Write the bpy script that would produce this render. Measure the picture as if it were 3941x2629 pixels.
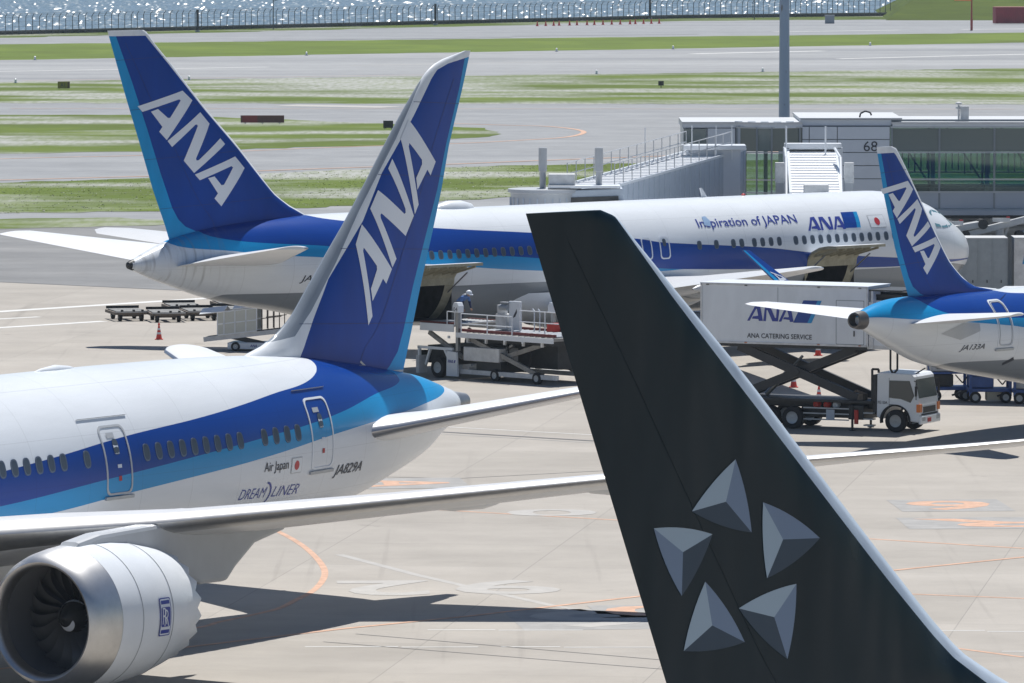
import bpy, bmesh, math, random
from mathutils import Vector, Matrix
random.seed(7)
R = math.radians
scene = bpy.context.scene
for o in list(bpy.data.objects):
    bpy.data.objects.remove(o, do_unlink=True)
col = scene.collection

# ---------------------------------------------------------------- camera, sky, sun, exposure
cam_d = bpy.data.cameras.new('camera'); cam = bpy.data.objects.new('camera', cam_d); col.objects.link(cam)
cam_d.sensor_width = 36.0; cam_d.lens = 239.594; cam_d.clip_start = 1.0; cam_d.clip_end = 30000
cam.location = (0, 0, 21.9405); cam.rotation_euler = (R(90 - 3.8055), 0, 0)
scene.camera = cam

TOSUN = Vector((0.06, 0.43, 1.0)).normalized()
world = bpy.data.worlds.new('World'); scene.world = world; world.use_nodes = True
wn = world.node_tree.nodes; wl = world.node_tree.links
sky = wn.new('ShaderNodeTexSky'); sky.sky_type = 'NISHITA'; sky.sun_disc = False
sky.sun_elevation = math.asin(TOSUN.z); sky.sun_rotation = math.atan2(TOSUN.x, TOSUN.y)
sky.air_density = 1.0; sky.dust_density = 0.15; sky.ozone_density = 5.0
bg = wn['Background']; bg.inputs[1].default_value = 0.06
wl.new(sky.outputs[0], bg.inputs[0])

sun_d = bpy.data.lights.new('sun', 'SUN'); sun_d.energy = 4.8; sun_d.angle = R(0.53); sun_d.color = (1.0, 0.97, 0.925)
sun = bpy.data.objects.new('sun', sun_d); col.objects.link(sun)
sun.rotation_euler = TOSUN.to_track_quat('Z', 'Y').to_euler(); sun.location = (0, 300, 200)

vs = scene.view_settings
scene.display_settings.display_device = 'sRGB'
vs.view_transform = 'Standard'; vs.look = 'None'; vs.gamma = 1.0; vs.use_curve_mapping = False
vs.exposure = 0.22
scene.render.engine = 'CYCLES'

# ---------------------------------------------------------------- materials
MATS = {}
def nodes_of(m):
    return m.node_tree.nodes, m.node_tree.links
def mat(name, c, rough=0.5, metal=0.0, spec=0.5, coat=0.0, noise=0.0, nscale=3.0, alpha=None, trans=0.0, bump=0.0, bscale=30.0, stretch=(1, 1, 1)):
    if name in MATS: return MATS[name]
    m = bpy.data.materials.new(name); m.use_nodes = True
    n, l = nodes_of(m); p = n['Principled BSDF']
    p.inputs['Base Color'].default_value = (*c, 1); p.inputs['Roughness'].default_value = rough
    p.inputs['Metallic'].default_value = metal; p.inputs['Specular IOR Level'].default_value = spec
    p.inputs['Coat Weight'].default_value = coat; p.inputs['Coat Roughness'].default_value = 0.08
    p.inputs['Transmission Weight'].default_value = trans
    if noise > 0 or bump > 0:
        tc = n.new('ShaderNodeTexCoord'); mp = n.new('ShaderNodeMapping'); mp.inputs['Scale'].default_value = stretch
        l.new(tc.outputs['Object'], mp.inputs[0])
    if noise > 0:
        nz = n.new('ShaderNodeTexNoise'); nz.inputs['Scale'].default_value = nscale; nz.inputs['Detail'].default_value = 6
        nz.inputs['Roughness'].default_value = 0.65
        l.new(mp.outputs[0], nz.inputs[0])
        r = n.new('ShaderNodeMapRange'); r.inputs[1].default_value = 0.3; r.inputs[2].default_value = 0.7
        r.inputs[3].default_value = 1 - noise; r.inputs[4].default_value = 1 + noise * 0.5
        l.new(nz.outputs[0], r.inputs[0])
        mx = n.new('ShaderNodeVectorMath'); mx.operation = 'SCALE'; mx.inputs[0].default_value = c
        l.new(r.outputs[0], mx.inputs['Scale']); l.new(mx.outputs[0], p.inputs['Base Color'])
    if bump > 0:
        nb = n.new('ShaderNodeTexNoise'); nb.inputs['Scale'].default_value = bscale; nb.inputs['Detail'].default_value = 4
        l.new(mp.outputs[0], nb.inputs[0])
        b = n.new('ShaderNodeBump'); b.inputs['Strength'].default_value = bump; b.inputs['Distance'].default_value = 0.05
        l.new(nb.outputs[0], b.inputs['Height']); l.new(b.outputs[0], p.inputs['Normal'])
    MATS[name] = m
    return m

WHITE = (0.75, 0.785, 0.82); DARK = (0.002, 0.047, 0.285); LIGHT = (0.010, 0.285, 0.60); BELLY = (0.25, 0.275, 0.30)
white = mat('white_paint', WHITE, 0.32, noise=0.05, nscale=1.2)
white_old = mat('worn_white_paint', (0.66, 0.67, 0.67), 0.45, noise=0.22, nscale=2.5)
grey_paint = mat('light_grey_paint', (0.46, 0.48, 0.50), 0.4, noise=0.08, nscale=1.0)
dark_blue = mat('dark_blue_paint', DARK, 0.3)
light_blue = mat('light_blue_paint', LIGHT, 0.3)
text_dark = mat('dark_lettering', (0.03, 0.035, 0.05), 0.5)
text_blue = mat('blue_lettering', (0.03, 0.05, 0.30), 0.4)
letter_white = mat('off_white_lettering', (0.66, 0.70, 0.76), 0.4)
red_paint = mat('red_paint', (0.45, 0.03, 0.03), 0.5, noise=0.12)
flag_red = mat('flag_red', (0.5, 0.03, 0.04), 0.4)
alu = mat('polished_aluminium', (0.60, 0.595, 0.585), 0.42, metal=1.0, noise=0.10, nscale=3)
steel = mat('dull_steel', (0.36, 0.37, 0.38), 0.42, metal=0.8, noise=0.15, nscale=6)
dark_metal = mat('dark_metal', (0.045, 0.047, 0.05), 0.5, metal=0.4, noise=0.25, nscale=5)
black = mat('black_rubber', (0.018, 0.018, 0.02), 0.75, noise=0.3, nscale=8)
glass_dark = mat('dark_glass', (0.03, 0.045, 0.05), 0.06, spec=0.8)
pane_mat = mat('cabin_window_pane', (0.075, 0.095, 0.12), 0.2, spec=0.25)
pane_rim = mat('cabin_window_rim', (0.10, 0.13, 0.18), 0.5, spec=0.2)
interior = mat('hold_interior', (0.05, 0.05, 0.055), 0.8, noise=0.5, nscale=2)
primer = mat('green_primer', (0.36, 0.34, 0.25), 0.6, noise=0.3, nscale=3)
rust = mat('rusty_steel', (0.16, 0.13, 0.105), 0.7, noise=0.45, nscale=4)
orange_lamp = mat('orange_lamp', (0.75, 0.20, 0.03), 0.3)
cone_red = mat('cone_red', (0.62, 0.05, 0.035), 0.5)
blue_steel = mat('blue_machine_paint', (0.03, 0.09, 0.30), 0.45, noise=0.25, nscale=4)
light_grey_metal = mat('corrugated_grey', (0.47, 0.53, 0.60), 0.45, noise=0.08, nscale=1.5)
galv = mat('galvanised_steel', (0.42, 0.45, 0.48), 0.45, metal=0.5, noise=0.15, nscale=4)

def livery(name, L, zr, curves, grime=None, rough=0.26):
    """paint scheme: grey belly, white, light blue, dark blue, white in bands bounded by z(x) curves"""
    m = bpy.data.materials.new(name); m.use_nodes = True
    n, l = nodes_of(m); p = n['Principled BSDF']
    p.inputs['Roughness'].default_value = rough; p.inputs['Coat Weight'].default_value = 0.15; p.inputs['Coat Roughness'].default_value = 0.07; p.inputs['Specular IOR Level'].default_value = 0.3
    tc = n.new('ShaderNodeTexCoord'); sp = n.new('ShaderNodeSeparateXYZ'); l.new(tc.outputs['Object'], sp.inputs[0])
    dv = n.new('ShaderNodeMath'); dv.operation = 'DIVIDE'; dv.inputs[1].default_value = L; l.new(sp.outputs[0], dv.inputs[0])
    nz = n.new('ShaderNodeTexNoise'); nz.inputs['Scale'].default_value = 0.8; nz.inputs['Detail'].default_value = 7; nz.inputs['Roughness'].default_value = 0.7
    mp = n.new('ShaderNodeMapping'); mp.inputs['Scale'].default_value = (0.35, 1, 2.2); l.new(tc.outputs['Object'], mp.inputs[0]); l.new(mp.outputs[0], nz.inputs[0])
    prev = None
    base, steps = curves[0], curves[1:]
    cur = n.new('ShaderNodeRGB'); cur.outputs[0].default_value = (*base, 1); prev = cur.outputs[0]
    for color, pts in steps:
        fc = n.new('ShaderNodeFloatCurve'); c = fc.mapping.curves[0]
        P = [(x / L, (z - zr[0]) / (zr[1] - zr[0])) for x, z in pts]
        if P[0][0] > 0: P.insert(0, (0, P[0][1]))
        if P[-1][0] < 1: P.append((1, P[-1][1]))
        c.points[0].location = P[0]; c.points[1].location = P[-1]
        for q in P[1:-1]: c.points.new(*q)
        for q in c.points: q.handle_type = 'AUTO_CLAMPED'
        fc.mapping.use_clip = False; fc.mapping.update()
        l.new(dv.outputs[0], fc.inputs['Value'])
        mr = n.new('ShaderNodeMath'); mr.operation = 'MULTIPLY_ADD'; mr.inputs[1].default_value = zr[1] - zr[0]; mr.inputs[2].default_value = zr[0]
        l.new(fc.outputs[0], mr.inputs[0])
        gt = n.new('ShaderNodeMath'); gt.operation = 'GREATER_THAN'; l.new(sp.outputs[2], gt.inputs[0]); l.new(mr.outputs[0], gt.inputs[1])
        mx = n.new('ShaderNodeMix'); mx.data_type = 'RGBA'; l.new(gt.outputs[0], mx.inputs[0]); l.new(prev, mx.inputs[6]); mx.inputs[7].default_value = (*color, 1)
        prev = mx.outputs[2]
    mr = n.new('ShaderNodeMapRange'); mr.inputs[1].default_value = 0.35; mr.inputs[2].default_value = 0.75; mr.inputs[3].default_value = 0.93; mr.inputs[4].default_value = 1.02
    l.new(nz.outputs[0], mr.inputs[0])
    sm = None
    for out, per, wd in ((0, 2.55, 0.022), (2, 1.30, 0.014)):
        pp = n.new('ShaderNodeMath'); pp.operation = 'PINGPONG'; pp.inputs[1].default_value = per / 2; l.new(sp.outputs[out], pp.inputs[0])
        ls = n.new('ShaderNodeMath'); ls.operation = 'LESS_THAN'; ls.inputs[1].default_value = wd / 2; l.new(pp.outputs[0], ls.inputs[0])
        k_ = n.new('ShaderNodeMath'); k_.operation = 'MULTIPLY_ADD'; k_.inputs[1].default_value = -0.16; k_.inputs[2].default_value = 1.0; l.new(ls.outputs[0], k_.inputs[0])
        if sm is None: sm = k_.outputs[0]
        else:
            m2 = n.new('ShaderNodeMath'); m2.operation = 'MULTIPLY'; l.new(sm, m2.inputs[0]); l.new(k_.outputs[0], m2.inputs[1]); sm = m2.outputs[0]
    m3 = n.new('ShaderNodeMath'); m3.operation = 'MULTIPLY'; l.new(mr.outputs[0], m3.inputs[0]); l.new(sm, m3.inputs[1])
    sc = n.new('ShaderNodeVectorMath'); sc.operation = 'SCALE'; l.new(prev, sc.inputs[0]); l.new(m3.outputs[0], sc.inputs['Scale'])
    res = sc.outputs[0]
    if grime:
        g1 = n.new('ShaderNodeMapRange'); g1.inputs[1].default_value = grime[0]; g1.inputs[2].default_value = grime[1]; l.new(sp.outputs[0], g1.inputs[0])
        mg = n.new('ShaderNodeMapping'); mg.inputs['Scale'].default_value = (4.0, .8, .35); l.new(tc.outputs['Object'], mg.inputs[0]); ng = n.new('ShaderNodeTexNoise'); ng.inputs['Scale'].default_value = 1.0; ng.inputs['Detail'].default_value = 6; l.new(mg.outputs[0], ng.inputs[0])
        g2_ = n.new('ShaderNodeMapRange'); g2_.inputs[1].default_value = .50; g2_.inputs[2].default_value = .72; g2_.inputs[4].default_value = .55; l.new(ng.outputs[0], g2_.inputs[0])
        g3_ = n.new('ShaderNodeMath'); g3_.operation = 'MULTIPLY'; l.new(g1.outputs[0], g3_.inputs[0]); l.new(g2_.outputs[0], g3_.inputs[1])
        mxg = n.new('ShaderNodeMix'); mxg.data_type = 'RGBA'; l.new(g3_.outputs[0], mxg.inputs[0]); l.new(res, mxg.inputs[6]); mxg.inputs[7].default_value = (.17, .16, .145, 1); res = mxg.outputs[2]
    l.new(res, p.inputs['Base Color'])
    return m

def fin_livery(name, zr, xr, base, steps, rough=0.34, coat=0.04, spec=0.13, wavy=0.0):
    """fin paint; steps = (color, kind, data): 'aft' x>curve(z), 'fwd' x<curve(z), 'above' z>value"""
    m = bpy.data.materials.new(name); m.use_nodes = True
    n, l = nodes_of(m); p = n['Principled BSDF']
    p.inputs['Roughness'].default_value = rough; p.inputs['Specular IOR Level'].default_value = spec; p.inputs['Coat Weight'].default_value = coat; p.inputs['Coat Roughness'].default_value = 0.08
    tc = n.new('ShaderNodeTexCoord'); sp = n.new('ShaderNodeSeparateXYZ'); l.new(tc.outputs['Object'], sp.inputs[0])
    nrm = n.new('ShaderNodeMapRange'); nrm.inputs[1].default_value = zr[0]; nrm.inputs[2].default_value = zr[1]; l.new(sp.outputs[2], nrm.inputs[0])
    cur = n.new('ShaderNodeRGB'); cur.outputs[0].default_value = (*base, 1); prev = cur.outputs[0]
    for color, kind, data in steps:
        cmpn = n.new('ShaderNodeMath')
        if kind == 'above':
            cmpn.operation = 'GREATER_THAN'; l.new(sp.outputs[2], cmpn.inputs[0]); cmpn.inputs[1].default_value = data
        else:
            fc = n.new('ShaderNodeFloatCurve'); c = fc.mapping.curves[0]
            P = sorted([((z - zr[0]) / (zr[1] - zr[0]), (x - xr[0]) / (xr[1] - xr[0])) for x, z in data])
            if P[0][0] > 0: P.insert(0, (0, P[0][1]))
            if P[-1][0] < 1: P.append((1, P[-1][1]))
            c.points[0].location = P[0]; c.points[1].location = P[-1]
            for q in P[1:-1]: c.points.new(*q)
            for q in c.points: q.handle_type = 'VECTOR'
            fc.mapping.use_clip = False; fc.mapping.update()
            l.new(nrm.outputs[0], fc.inputs['Value'])
            mr = n.new('ShaderNodeMath'); mr.operation = 'MULTIPLY_ADD'; mr.inputs[1].default_value = xr[1] - xr[0]; mr.inputs[2].default_value = xr[0]
            l.new(fc.outputs[0], mr.inputs[0])
            cmpn.operation = 'GREATER_THAN' if kind == 'aft' else 'LESS_THAN'
            l.new(sp.outputs[0], cmpn.inputs[0]); l.new(mr.outputs[0], cmpn.inputs[1])
        mx = n.new('ShaderNodeMix'); mx.data_type = 'RGBA'; l.new(cmpn.outputs[0], mx.inputs[0]); l.new(prev, mx.inputs[6]); mx.inputs[7].default_value = (*color, 1)
        prev = mx.outputs[2]
    nz = n.new('ShaderNodeTexNoise'); nz.inputs['Scale'].default_value = 0.9; nz.inputs['Detail'].default_value = 6
    mp = n.new('ShaderNodeMapping'); mp.inputs['Scale'].default_value = (1.6, 1, 0.5); l.new(tc.outputs['Object'], mp.inputs[0]); l.new(mp.outputs[0], nz.inputs[0])
    mr = n.new('ShaderNodeMapRange'); mr.inputs[1].default_value = 0.3; mr.inputs[2].default_value = 0.75; mr.inputs[3].default_value = 0.88; mr.inputs[4].default_value = 1.06
    l.new(nz.outputs[0], mr.inputs[0])
    sc = n.new('ShaderNodeVectorMath'); sc.operation = 'SCALE'; l.new(prev, sc.inputs[0]); l.new(mr.outputs[0], sc.inputs['Scale'])
    l.new(sc.outputs[0], p.inputs['Base Color'])
    if wavy:
        nb = n.new('ShaderNodeTexNoise'); nb.inputs['Scale'].default_value = 0.55; nb.inputs['Detail'].default_value = 2; mb_ = n.new('ShaderNodeMapping'); mb_.inputs['Rotation'].default_value = (0, .75, 0); mb_.inputs['Scale'].default_value = (1.6, 1, .35); l.new(tc.outputs['Object'], mb_.inputs[0]); l.new(mb_.outputs[0], nb.inputs[0])
        bp = n.new('ShaderNodeBump'); bp.inputs['Strength'].default_value = wavy; bp.inputs['Distance'].default_value = 0.35; l.new(nb.outputs[0], bp.inputs['Height']); l.new(bp.outputs[0], p.inputs['Normal'])
    return m

# ---------------------------------------------------------------- mesh helpers
def tag(o, label=None, cat=None, group=None, kind=None):
    if label: o['label'] = label
    if cat: o['category'] = cat
    if group: o['group'] = group
    if kind: o['kind'] = kind
    return o
def empty(name, loc=(0, 0, 0), rz=0.0, label=None, cat=None, group=None):
    o = bpy.data.objects.new(name, None); col.objects.link(o); o.empty_display_size = 0.3
    o.location = loc; o.rotation_euler = (0, 0, rz)
    return tag(o, label, cat, group)
def copy_tree(o, parent=None):
    c = o.copy(); col.objects.link(c); c.parent = parent
    for ch in list(o.children): copy_tree(ch, c)
    return c

class MB:
    def __init__(s): s.v = []; s.f = []; s.m = []
    def add(s, V, F, mi=0):
        b = len(s.v); s.v += [tuple(p) for p in V]
        for f in F: s.f.append(tuple(b + i for i in f)); s.m.append(mi)
        return s
    def box(s, c, d, mi=0, M=None):
        V = []
        for i in (-.5, .5):
            for j in (-.5, .5):
                for k in (-.5, .5):
                    p = Vector((i * d[0], j * d[1], k * d[2]))
                    if M: p = M @ p
                    V.append(p + Vector(c))
        return s.add(V, [(0, 1, 3, 2), (4, 6, 7, 5), (0, 4, 5, 1), (2, 3, 7, 6), (0, 2, 6, 4), (1, 5, 7, 3)], mi)
    def beam(s, p, q, w, h=None, mi=0, upv=(0, 0, 1)):
        h = h or w; p = Vector(p); q = Vector(q); d = (q - p)
        L = d.length; d.normalize(); u = Vector(upv)
        if abs(d.dot(u)) > 0.98: u = Vector((1, 0, 0))
        sd = d.cross(u).normalized(); u = sd.cross(d)
        M = Matrix((d, sd, u)).transposed()
        return s.box((p + q) / 2, (L, w, h), mi, M)
    def tube(s, p, q, r0, r1=None, n=12, mi=0, caps=True):
        r1 = r0 if r1 is None else r1; p = Vector(p); q = Vector(q); d = (q - p).normalized()
        u = Vector((0, 0, 1)) if abs(d.z) < 0.9 else Vector((1, 0, 0))
        a = d.cross(u).normalized(); b = d.cross(a)
        V = []
        for c, r in ((p, r0), (q, r1)):
            for i in range(n):
                t = 2 * math.pi * i / n; V.append(c + a * (r * math.cos(t)) + b * (r * math.sin(t)))
        F = [(i, (i + 1) % n, n + (i + 1) % n, n + i) for i in range(n)]
        if caps: F += [tuple(reversed(range(n))), tuple(range(n, 2 * n))]
        return s.add(V, F, mi)
    def path(s, pts, r, n=6, mi=0):
        for a, b in zip(pts[:-1], pts[1:]): s.tube(a, b, r, r, n, mi)
        return s
    def lathe(s, prof, o, d, n=32, mi=0, closed=False):
        """prof = [(t along d, radius)]"""
        o = Vector(o); d = Vector(d).normalized()
        u = Vector((0, 0, 1)) if abs(d.z) < 0.9 else Vector((1, 0, 0))
        a = d.cross(u).normalized(); b = d.cross(a); V = []
        for t, r in prof:
            for i in range(n):
                th = 2 * math.pi * i / n; V.append(o + d * t + a * (r * math.cos(th)) + b * (r * math.sin(th)))
        F = []
        for k in range(len(prof) - 1):
            for i in range(n):
                j = (i + 1) % n; F.append((k * n + i, k * n + j, (k + 1) * n + j, (k + 1) * n + i))
        return s.add(V, F, mi)
    def prism(s, poly, f, a, b, mi=0):
        """poly 2D points, f(u,v,w)->3D, extruded w from a to b"""
        n = len(poly); V = [f(u, v, a) for u, v in poly] + [f(u, v, b) for u, v in poly]
        F = [tuple(range(n)), tuple(reversed(range(n, 2 * n)))] + [(i, n + i, n + (i + 1) % n, (i + 1) % n) for i in range(n)]
        return s.add(V, F, mi)
    def mesh(s, name, mats, smooth=False, ang=35):
        me = bpy.data.meshes.new(name); me.from_pydata(s.v, [], s.f)
        for m in (mats if isinstance(mats, (list, tuple)) else [mats]): me.materials.append(m)
        me.polygons.foreach_set('material_index', s.m)
        bm = bmesh.new(); bm.from_mesh(me); bmesh.ops.recalc_face_normals(bm, faces=bm.faces); bm.to_mesh(me); bm.free()
        if smooth:
            me.shade_smooth(); me.set_sharp_from_angle(angle=R(ang))
        me.update()
        return me
    def build(s, name, mats, parent=None, smooth=False, ang=35, bevel=0.0, loc=None, rz=None):
        o = bpy.data.objects.new(name, s.mesh(name, mats, smooth, ang)); col.objects.link(o); o.parent = parent
        if loc is not None: o.location = loc
        if rz is not None: o.rotation_euler = (0, 0, rz)
        if bevel > 0:
            md = o.modifiers.new('bevel', 'BEVEL'); md.width = bevel; md.segments = 2; md.limit_method = 'ANGLE'; md.angle_limit = R(40)
        return o

def text_mesh(txt, size=1.0, shear=0.0, bold=0.0, align='LEFT', spacing=1.0):
    """flat text: list of (verts2d, faces)"""
    cu = bpy.data.curves.new('t', 'FONT'); cu.body = txt; cu.size = size; cu.shear = shear; cu.align_x = align
    cu.offset = bold; cu.space_character = spacing; cu.resolution_u = 3
    ob = bpy.data.objects.new('t', cu); col.objects.link(ob)
    dg = bpy.context.evaluated_depsgraph_get(); me = bpy.data.meshes.new_from_object(ob.evaluated_get(dg))
    V = [(v.co.x, v.co.y) for v in me.vertices]; F = [tuple(p.vertices) for p in me.polygons]
    bpy.data.objects.remove(ob, do_unlink=True); bpy.data.meshes.remove(me); bpy.data.curves.remove(cu)
    return V, F
def fit(V, w, h):
    """scale text points to fill w x h from its lower-left corner"""
    x0 = min(p[0] for p in V); x1 = max(p[0] for p in V); y0 = min(p[1] for p in V); y1 = max(p[1] for p in V)
    return [((p[0] - x0) / (x1 - x0) * w, (p[1] - y0) / (y1 - y0) * h) for p in V]
def polys_mesh(polys):
    V = []; F = []
    for p in polys:
        F.append(tuple(range(len(V), len(V) + len(p)))); V += [tuple(q) for q in p]
    return V, F
def cut2d(V, F, step):
    """cut a flat mesh into cells so that it can follow a curved surface"""
    bm = bmesh.new(); vs_ = [bm.verts.new((x, y, 0)) for x, y in V]
    for f in F:
        try: bm.faces.new([vs_[i] for i in f])
        except ValueError: pass
    bm.normal_update(); bmesh.ops.triangulate(bm, faces=bm.faces[:])
    xs = [x for x, y in V]; ys_ = [y for x, y in V]
    for ax, lo, hi in ((0, min(xs), max(xs)), (1, min(ys_), max(ys_))):
        k = lo + step
        while k < hi:
            nrm = (1, 0, 0) if ax == 0 else (0, 1, 0); co = (k, 0, 0) if ax == 0 else (0, k, 0)
            bmesh.ops.bisect_plane(bm, geom=bm.verts[:] + bm.edges[:] + bm.faces[:], plane_co=co, plane_no=nrm)
            k += step
    bm.verts.ensure_lookup_table(); bm.verts.index_update()
    V2 = [(v.co.x, v.co.y) for v in bm.verts]; F2 = [tuple(v.index for v in f.verts) for f in bm.faces]
    bm.free(); return V2, F2
def decal(name, V, F, fn, m, parent, step=None):
    if step: V, F = cut2d(V, F, step)
    b = MB(); b.add([fn(x, y) for x, y in V], F)
    me = bpy.data.meshes.new(name); me.from_pydata(b.v, [], b.f); me.materials.append(m); me.update()
    o = bpy.data.objects.new(name, me); col.objects.link(o); o.parent = parent
    return o

def mono(xs, ys, x):
    n = len(xs)
    if x <= xs[0]: return ys[0]
    if x >= xs[-1]: return ys[-1]
    h = [xs[i + 1] - xs[i] for i in range(n - 1)]; d = [(ys[i + 1] - ys[i]) / h[i] for i in range(n - 1)]
    def m(i):
        if i == 0: return d[0]
        if i == n - 1: return d[-1]
        if d[i - 1] * d[i] <= 0: return 0.0
        w1 = 2 * h[i] + h[i - 1]; w2 = h[i] + 2 * h[i - 1]; return (w1 + w2) / (w1 / d[i - 1] + w2 / d[i])
    i = 0
    while xs[i + 1] < x: i += 1
    t = (x - xs[i]) / h[i]
    return (2*t**3-3*t**2+1)*ys[i] + (t**3-2*t**2+t)*h[i]*m(i) + (-2*t**3+3*t**2)*ys[i+1] + (t**3-t**2)*h[i]*m(i+1)
def lin(pts, x):
    """piecewise linear through sorted (x,y)"""
    if x <= pts[0][0]: return pts[0][1]
    for (a, b), (c, d) in zip(pts[:-1], pts[1:]):
        if x <= c: return b + (d - b) * (x - a) / (c - a)
    return pts[-1][1]

# ---------------------------------------------------------------- ground, water
def grass_mat(name, flowers, seed, tone=1.0):
    m = bpy.data.materials.new(name); m.use_nodes = True
    n, l = nodes_of(m); p = n['Principled BSDF']; p.inputs['Roughness'].default_value = 0.9; p.inputs['Specular IOR Level'].default_value = 0.1
    tc = n.new('ShaderNodeTexCoord')
    def noise(sx, sy, detail=6, rough=0.6, off=0.0):
        mp = n.new('ShaderNodeMapping'); mp.inputs['Scale'].default_value = (sx, sy, 1); mp.inputs['Location'].default_value = (seed + off, seed * 2 + off, 0)
        l.new(tc.outputs['Object'], mp.inputs[0]); z = n.new('ShaderNodeTexNoise'); z.inputs['Scale'].default_value = 1; z.inputs['Detail'].default_value = detail; z.inputs['Roughness'].default_value = rough
        l.new(mp.outputs[0], z.inputs[0]); return z.outputs[0]
    r1 = n.new('ShaderNodeValToRGB'); e = r1.color_ramp.elements
    e[0].position = 0.3; e[0].color = (0.085*tone, 0.110*tone, 0.022*tone, 1); e[1].position = 0.72; e[1].color = (0.145*tone, 0.190*tone, 0.032*tone, 1)
    x = e.new(0.5); x.color = (0.102*tone, 0.143*tone, 0.027*tone, 1)
    l.new(noise(0.06, 0.05, 8, 0.66), r1.inputs[0])
    r2 = n.new('ShaderNodeValToRGB'); e = r2.color_ramp.elements
    e[0].position = 0.53 - flowers * 0.12; e[0].color = (0, 0, 0, 1); e[1].position = 0.70 - flowers * 0.11; e[1].color = (1, 1, 1, 1)
    l.new(noise(0.030, 0.060, 8, 0.58, 11.0), r2.inputs[0])
    r3 = n.new('ShaderNodeMapRange'); r3.inputs[1].default_value = 0.30; r3.inputs[2].default_value = 0.62; r3.inputs[3].default_value = 0.5; l.new(noise(1.6, 0.22, 3, 0.6, 5.0), r3.inputs[0])
    mu = n.new('ShaderNodeMath'); mu.operation = 'MULTIPLY'; l.new(r2.outputs[0], mu.inputs[0]); l.new(r3.outputs[0], mu.inputs[1])
    mx = n.new('ShaderNodeMix'); mx.data_type = 'RGBA'; l.new(mu.outputs[0], mx.inputs[0]); l.new(r1.outputs[0], mx.inputs[6]); mx.inputs[7].default_value = (0.37, 0.375, 0.35, 1)
    if flowers <= 0: mx.inputs[0].default_value = 0; l.remove(mx.inputs[0].links[0])
    l.new(mx.outputs[2], p.inputs['Base Color'])
    return m
def paving_mat(name, c, c2, streak=(0.02, 0.25), joints=None, spots=0.25, rough=0.8):
    m = bpy.data.materials.new(name); m.use_nodes = True
    n, l = nodes_of(m); p = n['Principled BSDF']; p.inputs['Roughness'].default_value = rough; p.inputs['Specular IOR Level'].default_value = 0.25
    tc = n.new('ShaderNodeTexCoord')
    mp = n.new('ShaderNodeMapping'); mp.inputs['Scale'].default_value = (streak[0], streak[1], 1); l.new(tc.outputs['Object'], mp.inputs[0])
    z = n.new('ShaderNodeTexNoise'); z.inputs['Scale'].default_value = 1; z.inputs['Detail'].default_value = 9; z.inputs['Roughness'].default_value = 0.62; l.new(mp.outputs[0], z.inputs[0])
    rp = n.new('ShaderNodeMapRange'); rp.inputs[1].default_value = 0.3; rp.inputs[2].default_value = 0.7; l.new(z.outputs[0], rp.inputs[0])
    mx = n.new('ShaderNodeMix'); mx.data_type = 'RGBA'; l.new(rp.outputs[0], mx.inputs[0]); mx.inputs[6].default_value = (*c, 1); mx.inputs[7].default_value = (*c2, 1)
    z2 = n.new('ShaderNodeTexNoise'); z2.inputs['Scale'].default_value = 0.22; z2.inputs['Detail'].default_value = 10; z2.inputs['Roughness'].default_value = 0.7; l.new(tc.outputs['Object'], z2.inputs[0])
    r2 = n.new('ShaderNodeMapRange'); r2.inputs[1].default_value = 0.32; r2.inputs[2].default_value = 0.7; r2.inputs[3].default_value = 1 - spots; r2.inputs[4].default_value = 1.06; l.new(z2.outputs[0], r2.inputs[0])
    sc = n.new('ShaderNodeVectorMath'); sc.operation = 'SCALE'; l.new(mx.outputs[2], sc.inputs[0]); l.new(r2.outputs[0], sc.inputs['Scale'])
    out = sc.outputs[0]
    if joints:
        mj = n.new('ShaderNodeMapping'); mj.inputs['Rotation'].default_value = (0, 0, R(joints[2])); l.new(tc.outputs['Object'], mj.inputs[0])
        bk = n.new('ShaderNodeTexBrick'); bk.offset = 0.0; bk.inputs['Scale'].default_value = 1.0; bk.inputs['Brick Width'].default_value = joints[0]; bk.inputs['Row Height'].default_value = joints[1]
        bk.inputs['Mortar Size'].default_value = 0.018; bk.inputs['Mortar Smooth'].default_value = 0.3; bk.inputs['Bias'].default_value = 0.0
        bk.inputs['Color1'].default_value = (1, 1, 1, 1); bk.inputs['Color2'].default_value = (0.925, 0.925, 0.92, 1); bk.inputs['Mortar'].default_value = (0.70, 0.71, 0.72, 1)
        l.new(mj.outputs[0], bk.inputs[0])
        ml = n.new('ShaderNodeMix'); ml.data_type = 'RGBA'; ml.blend_type = 'MULTIPLY'; ml.inputs[0].default_value = 1.0
        l.new(out, ml.inputs[6]); l.new(bk.outputs[0], ml.inputs[7]); out = ml.outputs[2]
        for ang_, sc_, lo, hi, dk in ((0.5, (1.3, .02), .60, .74, .16), (-0.9, (.02, 1.1), .62, .76, .14), (0.0, (.55, .45), .66, .78, .30)):
            mt = n.new('ShaderNodeMapping'); mt.inputs['Rotation'].default_value = (0, 0, ang_); mt.inputs['Scale'].default_value = (*sc_, 1); l.new(tc.outputs['Object'], mt.inputs[0])
            nt = n.new('ShaderNodeTexNoise'); nt.inputs['Scale'].default_value = 1; nt.inputs['Detail'].default_value = 5; nt.inputs['Roughness'].default_value = .6; l.new(mt.outputs[0], nt.inputs[0])
            rt = n.new('ShaderNodeMapRange'); rt.inputs[1].default_value = lo; rt.inputs[2].default_value = hi; rt.inputs[3].default_value = 1; rt.inputs[4].default_value = 1 - dk; l.new(nt.outputs[0], rt.inputs[0])
            st = n.new('ShaderNodeVectorMath'); st.operation = 'SCALE'; l.new(out, st.inputs[0]); l.new(rt.outputs[0], st.inputs['Scale']); out = st.outputs[0]
    l.new(out, p.inputs['Base Color'])
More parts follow.
